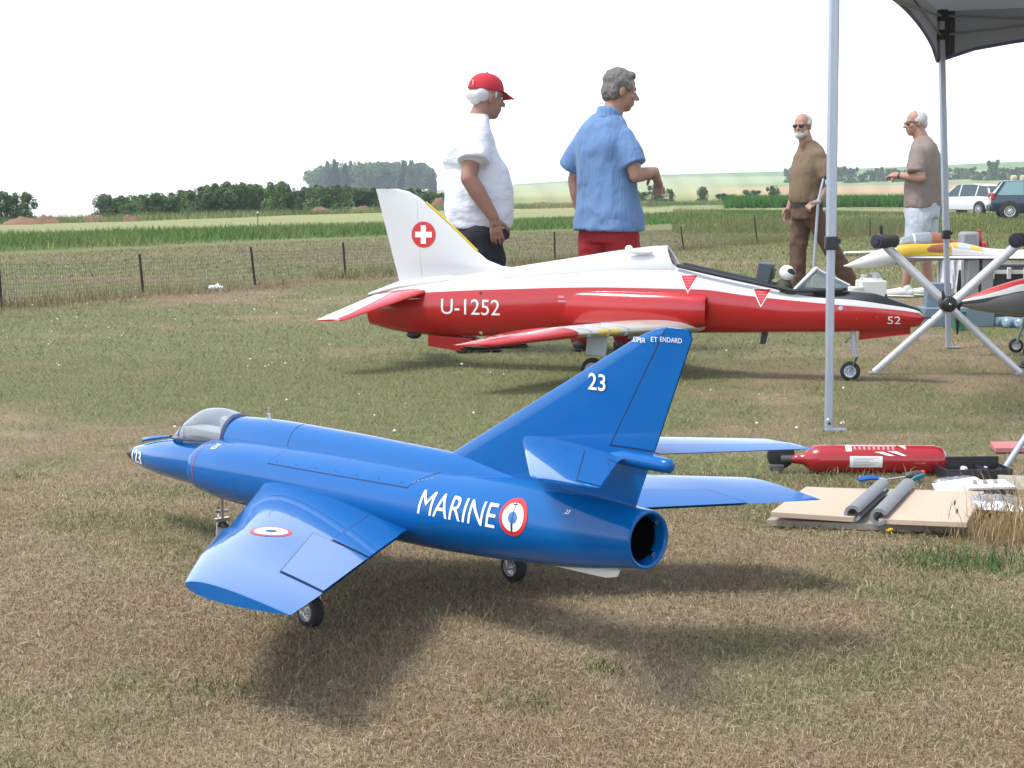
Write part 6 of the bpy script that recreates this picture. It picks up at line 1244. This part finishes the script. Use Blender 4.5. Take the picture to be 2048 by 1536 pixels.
def plant_proto(name, kind, h, w_, seed, base, n=1800):
    rg = random.Random(seed); root = bpy.data.objects.new(name, None); COL.objects.link(root); blobs = []
    if kind == 'bush':
        for i in range(9): a = rg.uniform(0, 6.28); rr = rg.uniform(0, .36) * w_; s = rg.uniform(.18, .30); blobs.append((rr * math.cos(a), rr * math.sin(a), h * rg.uniform(.22, .74), w_ * s, w_ * s, h * rg.uniform(.20, .30)))
        for i in range(8): a = rg.uniform(0, 6.28); rr = rg.uniform(.1, .45) * w_; blobs.append((rr * math.cos(a), rr * math.sin(a), h * rg.uniform(.55, .92), w_ * .10, w_ * .10, h * .12))
        size = w_ * .040
        for i in range(6): a = i * 1.05; blobs.append((.28 * w_ * math.cos(a), .28 * w_ * math.sin(a), h * .12, w_ * .22, w_ * .22, h * .14))
    elif kind == 'conifer':
        for i in range(12):
            t = i / 11; blobs.append((rg.uniform(-.05, .05) * w_, rg.uniform(-.05, .05) * w_, h * (.12 + .84 * t), w_ * (.48 - .42 * t ** 1.5), w_ * (.48 - .42 * t ** 1.5), h * .07))
        size = h * .035
    else:
        for i in range(13): a = rg.uniform(0, 6.28); rr = rg.uniform(0, .34) * w_; s = rg.uniform(.15, .27); blobs.append((rr * math.cos(a), rr * math.sin(a), h * rg.uniform(.32, .86), w_ * s, w_ * s, h * rg.uniform(.10, .17)))
        size = h * .032
    V, Q, C = leafcloud(n, blobs, size, base, .12, seed); np_mesh('crown' if kind != 'bush' else 'foliage', V, Q, 'leaf', C, root)
    mb = MB()
    if kind == 'bush':
        for i in range(4): a = i * 1.6; mb.tube([(0, 0, 0), (.1 * w_ * math.cos(a), .1 * w_ * math.sin(a), h * .3), (.25 * w_ * math.cos(a), .25 * w_ * math.sin(a), h * .7)], [.03 * w_, .02 * w_, .006 * w_], 6)
        mb.build('stem', 'bark', root)
    else:
        mb.tube([(0, 0, -.1), (.01 * h, 0, h * .3), (0, .01 * h, h * .6), (0, 0, h * .9)], [h * .03, h * .022, h * .012, h * .004], 8)
        for i in range(6): a = i * 1.05; z = h * (.3 + .07 * i); mb.tube([(0, 0, z), (.2 * w_ * math.cos(a), .2 * w_ * math.sin(a), z + h * .10)], [h * .012, h * .004], 5)
        mb.build('trunk', 'bark', root)
    return root
G1, G2, G3, G4 = (.11, .175, .058), (.13, .20, .065), (.10, .155, .065), (.14, .21, .08)
BU = [plant_proto('bush', 'bush', 1., 1., 100 + i, [G1, G2, G4, G3][i], 3200) for i in range(4)]
TR = [plant_proto('tree', ['round', 'round', 'conifer', 'conifer'][i], 10., [8., 7., 5., 4.6][i], 200 + i, [G1, G3, G3, (.036, .068, .030)][i], 2600) for i in range(4)]
def put(proto, p, sx, sz, rz, name, label, cat, group):
    o = copy_tree(proto); o.name = name; o.location = p; o.scale = (sx, sx, sz); o.rotation_euler = (0, 0, rz); tag(o, label, cat, group); return o
rg = random.Random(11)
def bush_row(items, Y0, label, group, dense=False):
    if dense: items = [q_ for a, t, b, w0 in items for q_ in ((a, t, b, w0 * 1.25), (a + 17, t + rg.uniform(3, 9), b, w0 * 1.1))]
    for px, ptop, pbot, wp in items:
        Y = Y0 * rg.uniform(.96, 1.05); p = atY(px, pbot, Y); z = zg(p[0], p[1]) - .1; h = 1 + (HOR - ptop) / FPX * Y - z; w_ = wp / FPX * Y
        put(rg.choice(BU), (p[0], p[1], z), w_, h, rg.uniform(0, 6.28), 'bush', label, 'bush', group)
bush_row([(8, 380, 432, 70), (45, 385, 432, 60), (-30, 383, 432, 70), (-80, 388, 432, 80)], 72, 'dark green bush behind the red soil heaps', 'dark bushes behind the soil heaps')
bush_row([(207, 386, 425, 44), (240, 396, 425, 44), (270, 388, 424, 50), (300, 384, 423, 50), (330, 390, 422, 46), (366, 378, 421, 52), (400, 372, 420, 54), (435, 368, 419, 56), (470, 364, 418, 56), (505, 366, 417, 50), (536, 362, 416, 58), (562, 372, 415, 44)], 92, 'leafy green bush in the hedge beyond the crop', 'bushes of the field hedge', True)
bush_row([(600, 372, 412, 52), (640, 370, 411, 52), (680, 370, 410, 54), (720, 372, 409, 54), (755, 374, 408, 50), (795, 374, 406, 50), (835, 377, 404, 44), (868, 384, 402, 36)], 112, 'even dark hedge bush below the distant wood', 'hedge bushes below the wood', True)
for i in range(40):                                                      # the wood
    px = 634 + (i / 39) * 232 + rg.uniform(-5, 5); Y = rg.uniform(560, 640); top = np.interp(px, [632, 650, 700, 760, 800, 850, 870], [338, 324, 326, 322, 320, 324, 345]) + rg.uniform(-2, 7)
    p = atY(px, 390, Y); z = zg(p[0], p[1]) - 1.; h = 1 + (HOR - top) / FPX * Y - z
    k = rg.choice([2, 3, 0, 1, 0, 1, 0, 1]); put(TR[k], (p[0], p[1], z), (h / 10) * .75, h / 10, rg.uniform(0, 6.28), 'tree', 'dark conifer in the distant wood' if k > 1 else 'rounded tree in the distant wood', 'tree', 'distant wood')
bush_row([(1258, 380, 398, 44), (1316, 366, 396, 40), (1284, 382, 398, 40), (1341, 376, 396, 18), (1404, 372, 385, 28), (1500, 380, 388, 50), (1548, 370, 382, 30), (1455, 386, 392, 60)], 150, 'lone round bush in the far fields', 'bushes scattered in the far fields')
for px, top, bot, w_ in ((1580, 336, 362, 26), (1676, 333, 361, 34), (1700, 332, 361, 30), (1724, 345, 362, 26), (1745, 340, 361, 30), (1762, 335, 360, 26), (1780, 336, 360, 26), (1800, 340, 360, 30), (1890, 336, 358, 26), (1915, 336, 357, 36), (1935, 334, 357, 30), (1960, 340, 356, 36), (1986, 321, 356, 34), (2005, 336, 356, 30), (2028, 334, 355, 34), (2052, 334, 354, 34), (2080, 332, 354, 36)):
    Y = rg.uniform(470, 530); p = atY(px, bot, Y); z = zg(p[0], p[1]) - .5; h = 1 + (HOR - top) / FPX * Y - z; put(rg.choice(BU), (p[0], p[1], z), (w_ / FPX * Y) * 1.1, h, rg.uniform(0, 6.28), 'tree', 'dark tree in the hedgerow on the far slope', 'tree', 'hedgerow on the far slope')
for q in (BU + TR):
    for c in list(q.children): bpy.data.objects.remove(c)
    bpy.data.objects.remove(q)
# two straw bales
for px in (2027, 2046):
    p = atY(px, 357, 470); o = thing('straw_bale', 'pale straw bale on the far stubble field', 'bale', (p[0], p[1], zg(p[0], p[1])), R(20), group='straw bales'); mb = MB(); mb.lathe((-.7, 0, .75), (1, 0, 0), [(0, .70), (.04, .75), (1.36, .75), (1.4, .70)], 16); mb.build('bale', mat('straw', (.55, .45, .27), .9), o)
# ------------------------------------------------------------------ grass
def blades(P, h, wd, lean, C, name, label, cat, seg=2, seed=1, flat=None):
    n = len(P); rg = np.random.default_rng(seed); az = rg.uniform(0, 2 * np.pi, n); d = np.stack([np.cos(az), np.sin(az), np.zeros(n)], 1); fa = rg.uniform(0, 2 * np.pi, n); s = np.stack([np.cos(fa), np.sin(fa), rg.uniform(-.3, .3, n)], 1)
    L_ = lean * rg.uniform(.4, 1.3, n); hh = h * rg.uniform(.45, 1.3, n); ww = wd * rg.uniform(.6, 1.4, n); up = np.array([[0, 0, 1.]])
    base = P - up * .004; mid = P + d * (hh * np.sin(L_ * .6))[:, None] * .55 + up * (hh * np.cos(L_ * .6))[:, None] * .55; tip = mid + d * (hh * np.sin(np.minimum(L_ * 1.4, 1.9)))[:, None] * .5 + up * (hh * np.cos(np.minimum(L_ * 1.4, 1.75)))[:, None] * .5
    tip[:, 2] = np.maximum(tip[:, 2], P[:, 2] + .001)
    if seg == 2:
        V = np.stack([base - s * ww[:, None] / 2, base + s * ww[:, None] / 2, mid + s * ww[:, None] * .42, mid - s * ww[:, None] * .42, tip], 1).reshape(-1, 3); k = np.arange(n)[:, None] * 5
        T = np.concatenate([k + np.array([[0, 1, 2]]), k + np.array([[0, 2, 3]]), k + np.array([[3, 2, 4]])], 0); Cc = np.repeat(C, 5, 0)
    else:
        V = np.stack([base - s * ww[:, None] / 2, base + s * ww[:, None] / 2, tip], 1).reshape(-1, 3); T = np.arange(n * 3).reshape(-1, 3); Cc = np.repeat(C, 3, 0)
    o = np_mesh(name, V, T, 'blade', Cc); return tag(o, label, cat, kind='stuff')
def scatter(Y0, Y1, dens, seed, margin=.03, half=.43):
    rg = np.random.default_rng(seed); A = half * (Y1**2 - Y0**2); n = int(A * dens); Y = np.sqrt(rg.uniform(Y0**2, Y1**2, n)); X = rg.uniform(-1, 1, n) * (Y * half + .15); return X, Y, rg
def lawn(Y0, Y1, dens, h, wd, seed, name, label, seg=2, lean=1.6):
    X, Y, rg = scatter(Y0, Y1, dens, seed); keep = across(X, Y) < 18.5
    cl = fbm(X * 9, Y * 9, 77); keep &= rg.uniform(0, 1, len(X)) < .35 + cl * .9; X, Y, cl = X[keep], Y[keep], cl[keep]
    C = landcol(X, Y); n = len(X); gr = (C[:, 1] > C[:, 0] * .86)
    u = rg.uniform(0, 1, n); C = C * rg.uniform(.6, 1.75, n)[:, None]; pale = (u < .20); C[pale] = C3(.43, .35, .24) * rg.uniform(.7, 1.15, pale.sum())[:, None]; gg = (u > .93); C[gg] = C3(.09, .13, .035) * rg.uniform(.7, 1.3, gg.sum())[:, None]
    ti = (u > .20) & (u < .25); C[ti] *= np.array([[.5, .45, .4]])
    hs = h * (1 + .5 * gr) * np.where(pale, .8, 1.); blades(np.stack([X, Y, height(X, Y)], 1), hs, wd, lean, np.clip(C, 0, .8), name, label, 'grass', seg, seed)
lawn(2.3, 3.6, 52000, .020, .0015, 1, 'grass', 'matted dry mown grass in the foreground')
lawn(3.6, 5.6, 25000, .021, .0019, 2, 'grass', 'dry mown grass around the blue jet')
lawn(5.6, 9.5, 10000, .024, .0027, 3, 'grass', 'patchy green and brown grass under the red jet', 1)
lawn(9.5, 18, 2600, .028, .005, 4, 'grass', 'green lawn between the red jet and the fence', 1)
lawn(18, 42, 500, .04, .010, 5, 'grass', 'short runway grass beyond the fence', 1, 1.0)
def loose_straw():
    X, Y, rg = scatter(2.3, 6.5, 1100, 61); n = len(X); cl = fbm(X * 2.5, Y * 2.5, 17); k = rg.uniform(0, 1, n) < sstep(.35, .65, cl) * .9 + .1; X, Y = X[k], Y[k]; n = len(X)
    az = rg.uniform(0, 2 * np.pi, n); L_ = rg.uniform(.012, .045, n); bend = rg.normal(0, .6, n); Z = height(X, Y) + rg.uniform(.008, .017, n); pts = [np.stack([X, Y, Z], 1)]
    for j in range(3): pts.append(pts[-1] + np.stack([np.cos(az + bend * j / 2), np.sin(az + bend * j / 2), rg.normal(0, .12, n)], 1) * (L_ / 3)[:, None])
    V = []; wd = rg.uniform(.0004, .0009, n)[:, None]; s = np.stack([-np.sin(az), np.cos(az), np.zeros(n)], 1)
    for p in pts: V += [p - s * wd, p + s * wd]
    V = np.stack(V, 1).reshape(-1, 3); b = np.arange(n)[:, None] * 8; T = np.concatenate([np.concatenate([b + np.array([[2 * j, 2 * j + 1, 2 * j + 3]]), b + np.array([[2 * j, 2 * j + 3, 2 * j + 2]])]) for j in range(3)]); C = np.array([[.40, .33, .23]]) * rg.uniform(.55, 1.25, (n, 1))
    tag(np_mesh('loose_straw', V, T, 'blade', np.repeat(np.clip(C, 0, .8), 8, 0)), 'loose pale straw scattered over the dry turf', 'straw', kind='stuff')
loose_straw()
def tuft(px, py, n, h, r, col, seed, spread=.5, wd=.002, name='grass_tuft', label='', cat='grass'):
    p = onz(px, py); rg = np.random.default_rng(seed); X = p[0] + rg.normal(0, r, n); Y = p[1] + rg.normal(0, r * .7, n); C = np.array(col)[None] * rg.uniform(.6, 1.4, (n, 1)) * (1 + rg.uniform(-.1, .1, (n, 3)))
    return blades(np.stack([X, Y, height(X, Y)], 1), np.full(n, h), wd, spread, np.clip(C, 0, 1), name, label, cat, 2, seed)
tuft(2035, 1075, 380, .17, .075, (.40, .29, .15), 5, .55, .0022, label='tall dry straw tuft beside the wooden board'); tuft(1975, 1085, 180, .10, .06, (.36, .27, .14), 6, .6, label='thin dry stalks in front of the dark case')
tuft(1990, 1130, 500, .035, .13, (.085, .15, .05), 7, .9, .003, label='low green weeds in front of the straw tuft'); tuft(1880, 1120, 500, .03, .10, (.10, .15, .06), 8, .9, .0025, label='sparse green weeds right of the blue tail'); tuft(1215, 1345, 60, .03, .03, (.11, .15, .035), 9, .9, .003, label='small green weed in the shadow of the blue jet'); tuft(1700, 940, 300, .05, .16, (.36, .30, .17), 10, .7, label='dry stalks in front of the extinguisher'); tuft(1040, 1408, 90, .025, .05, (.10, .13, .05), 12, .9, .003, label='grey-green weed patch in the foreground'); tuft(450, 1385, 90, .025, .06, (.09, .13, .05), 13, .9, .003, label='green weed patch by the wing shadow')
for i, (px, py, h) in enumerate(((1909, 1062, .085), (1914, 1062, .06), (1770, 948, .05))):
    p = onz(px, py); o = thing('grass_stalk', ['tall dry grass stalk against the plywood cradle', 'short stalk with a dark seed head by the cradle', 'dry stalk in front of the red cylinder'][i], 'stalk', (p[0], p[1], 0)); mb = MB(); mb.tube([(0, 0, 0), (.002, 0, h * .6), (-.002, 0, h)], [.0012, .001, .0006], 5); mb.build('stem', mat('straw', (.55, .45, .27), .9), o); mb = MB(); mb.ell((-.002, 0, h), (.003, .003, .009), 8, 6); mb.build('seed_head', mat('seed_dark', (.06, .045, .03), .9), o)
# daisies and clover heads
def clover():
    X, Y, rg = scatter(5.5, 17, 4, 33); cl = fbm(X * .5, Y * .5, 88) + np.interp(X / Y, [-.3, .3], [.12, -.05]); k = (cl > .52) & (across(X, Y) < 10.2); X, Y = X[k], Y[k]; n = len(X); r = .004 + .005 * rg.uniform(0, 1, n); Z = height(X, Y) + rg.uniform(.02, .05, n)
    O = np.array([[1, 0, 0], [-1, 0, 0], [0, 1, 0], [0, -1, 0], [0, 0, .8], [0, 0, -.8]]); V = (np.stack([X, Y, Z], 1)[:, None, :] + O[None] * r[:, None, None]).reshape(-1, 3); Fo = np.array([[0, 2, 4], [2, 1, 4], [1, 3, 4], [3, 0, 4], [2, 0, 5], [1, 2, 5], [3, 1, 5], [0, 3, 5]]); T = (np.arange(n)[:, None, None] * 6 + Fo[None]).reshape(-1, 3)
    o = np_mesh('clover_flowers', V, T, 'label_paper'); tag(o, 'white clover heads dotted through the green lawn', 'flowers', kind='stuff')
clover()
def bank():
    rg = np.random.default_rng(55); n = 90000; t = rg.uniform(-14, 75, n); a = 23.2 + rg.normal(0, 1.9, n); dx, dy = .478, .878; X = NRM[0] * a + dx * t; Y = NRM[1] * a + dy * t; k = (np.abs(X) < Y * .36 + 1) & (Y > 5) & (a > 19.4) & (a < 27.5); X, Y, a = X[k], Y[k], a[k]; n = len(X)
    g = fbm(X * .4, Y * .4, 66); C = mixc(C3(.10, .19, .045), C3(.17, .21, .07), sstep(.4, .7, g)) * rg.uniform(.6, 1.4, n)[:, None]
    Y_ = np.hypot(X, Y); blades(np.stack([X, Y, height(X, Y)], 1), .10 + .13 * g, .006 + .0006 * Y_, .6, np.clip(C, 0, 1), 'tall_grass', 'strip of tall lush grass beyond the runway', 'tall grass', 1, 3)
    n = 60000; t = rg.uniform(-40, 170, n); a = 48 + rg.normal(0, 2.6, n); X = NRM[0] * a + dx * t; Y = NRM[1] * a + dy * t; k = (np.abs(X) < Y * .36 + 1) & (Y > 20) & (a > 44.5); X, Y = X[k], Y[k]; n = len(X); g = fbm(X * .25, Y * .25, 67); C = mixc(C3(.11, .17, .05), C3(.23, .24, .10), sstep(.4, .7, g)) * rg.uniform(.6, 1.4, n)[:, None]
    blades(np.stack([X, Y, height(X, Y)], 1), .16 + .30 * g, .03, .5, np.clip(C, 0, 1), 'weeds', 'rough weeds along the far edge of the crop', 'weeds', 1, 4)
    n = 45000; Y = rg.uniform(100, 135, n); X = Y * rg.uniform(.135, .345, n); X = np.round(X / .75) * .75 + rg.normal(0, .06, n); C = C3(.055, .15, .02) * rg.uniform(.6, 1.5, (n, 1)); blades(np.stack([X, Y, height(X, Y)], 1), np.full(n, .70), .10, .5, np.clip(C, 0, 1), 'maize', 'bright green maize field behind the parked cars', 'maize', 1, 6)
    n = 14000; a = 10.35 + rg.normal(0, .22, n); t = rg.uniform(5, 45, n); X = NRM[0] * a + dx * t; Y = NRM[1] * a + dy * t; g = fbm(X * 1.2, Y * 1.2, 99); k = g + rg.uniform(-.2, .2, n) > .45; X, Y, g = X[k], Y[k], g[k]; n = len(X); C = mixc(C3(.13, .14, .05), C3(.24, .17, .09), rg.uniform(0, 1, n)) * rg.uniform(.6, 1.4, n)[:, None]; blades(np.stack([X, Y, height(X, Y)], 1), .07 + .13 * g, .006, .5, np.clip(C, 0, 1), 'fence_weeds', 'unmown grass and weeds along the foot of the netting', 'weeds', 1, 7)
    n = 26000; Y = 10 ** rg.uniform(math.log10(38), math.log10(88), n); X = Y * rg.uniform(.10, .345, n); g = fbm(X * .15, Y * .15, 44); C = mixc(C3(.12, .17, .045), C3(.20, .19, .08), g) * rg.uniform(.6, 1.4, n)[:, None]; blades(np.stack([X, Y, height(X, Y)], 1), .10 + .15 * g, .025, .6, np.clip(C, 0, 1), 'meadow_grass', 'rough meadow grass around the parked cars', 'grass', 1, 8)
bank()
# ------------------------------------------------------------------ thin summer haze
def haze():
    me = bpy.data.meshes.new('haze'); bm = bmesh.new(); bmesh.ops.create_cube(bm, size=1); bm.to_mesh(me); bm.free(); o = bpy.data.objects.new('haze', me); COL.objects.link(o); o.scale = (2780, 2780, 116); o.location = (0, 0, -19)
    m = bpy.data.materials.new('haze_air'); m.use_nodes = True; n = m.node_tree.nodes; n.remove(n['Principled BSDF']); v = n.new('ShaderNodeVolumePrincipled'); v.inputs['Color'].default_value = (.80, .88, 1, 1); v.inputs['Density'].default_value = .00052; v.inputs['Anisotropy'].default_value = .3
    m.node_tree.links.new(v.outputs[0], n['Material Output'].inputs['Volume']); me.materials.append(m); tag(o, 'thin pale summer haze over the fields', 'haze', kind='stuff')
haze()
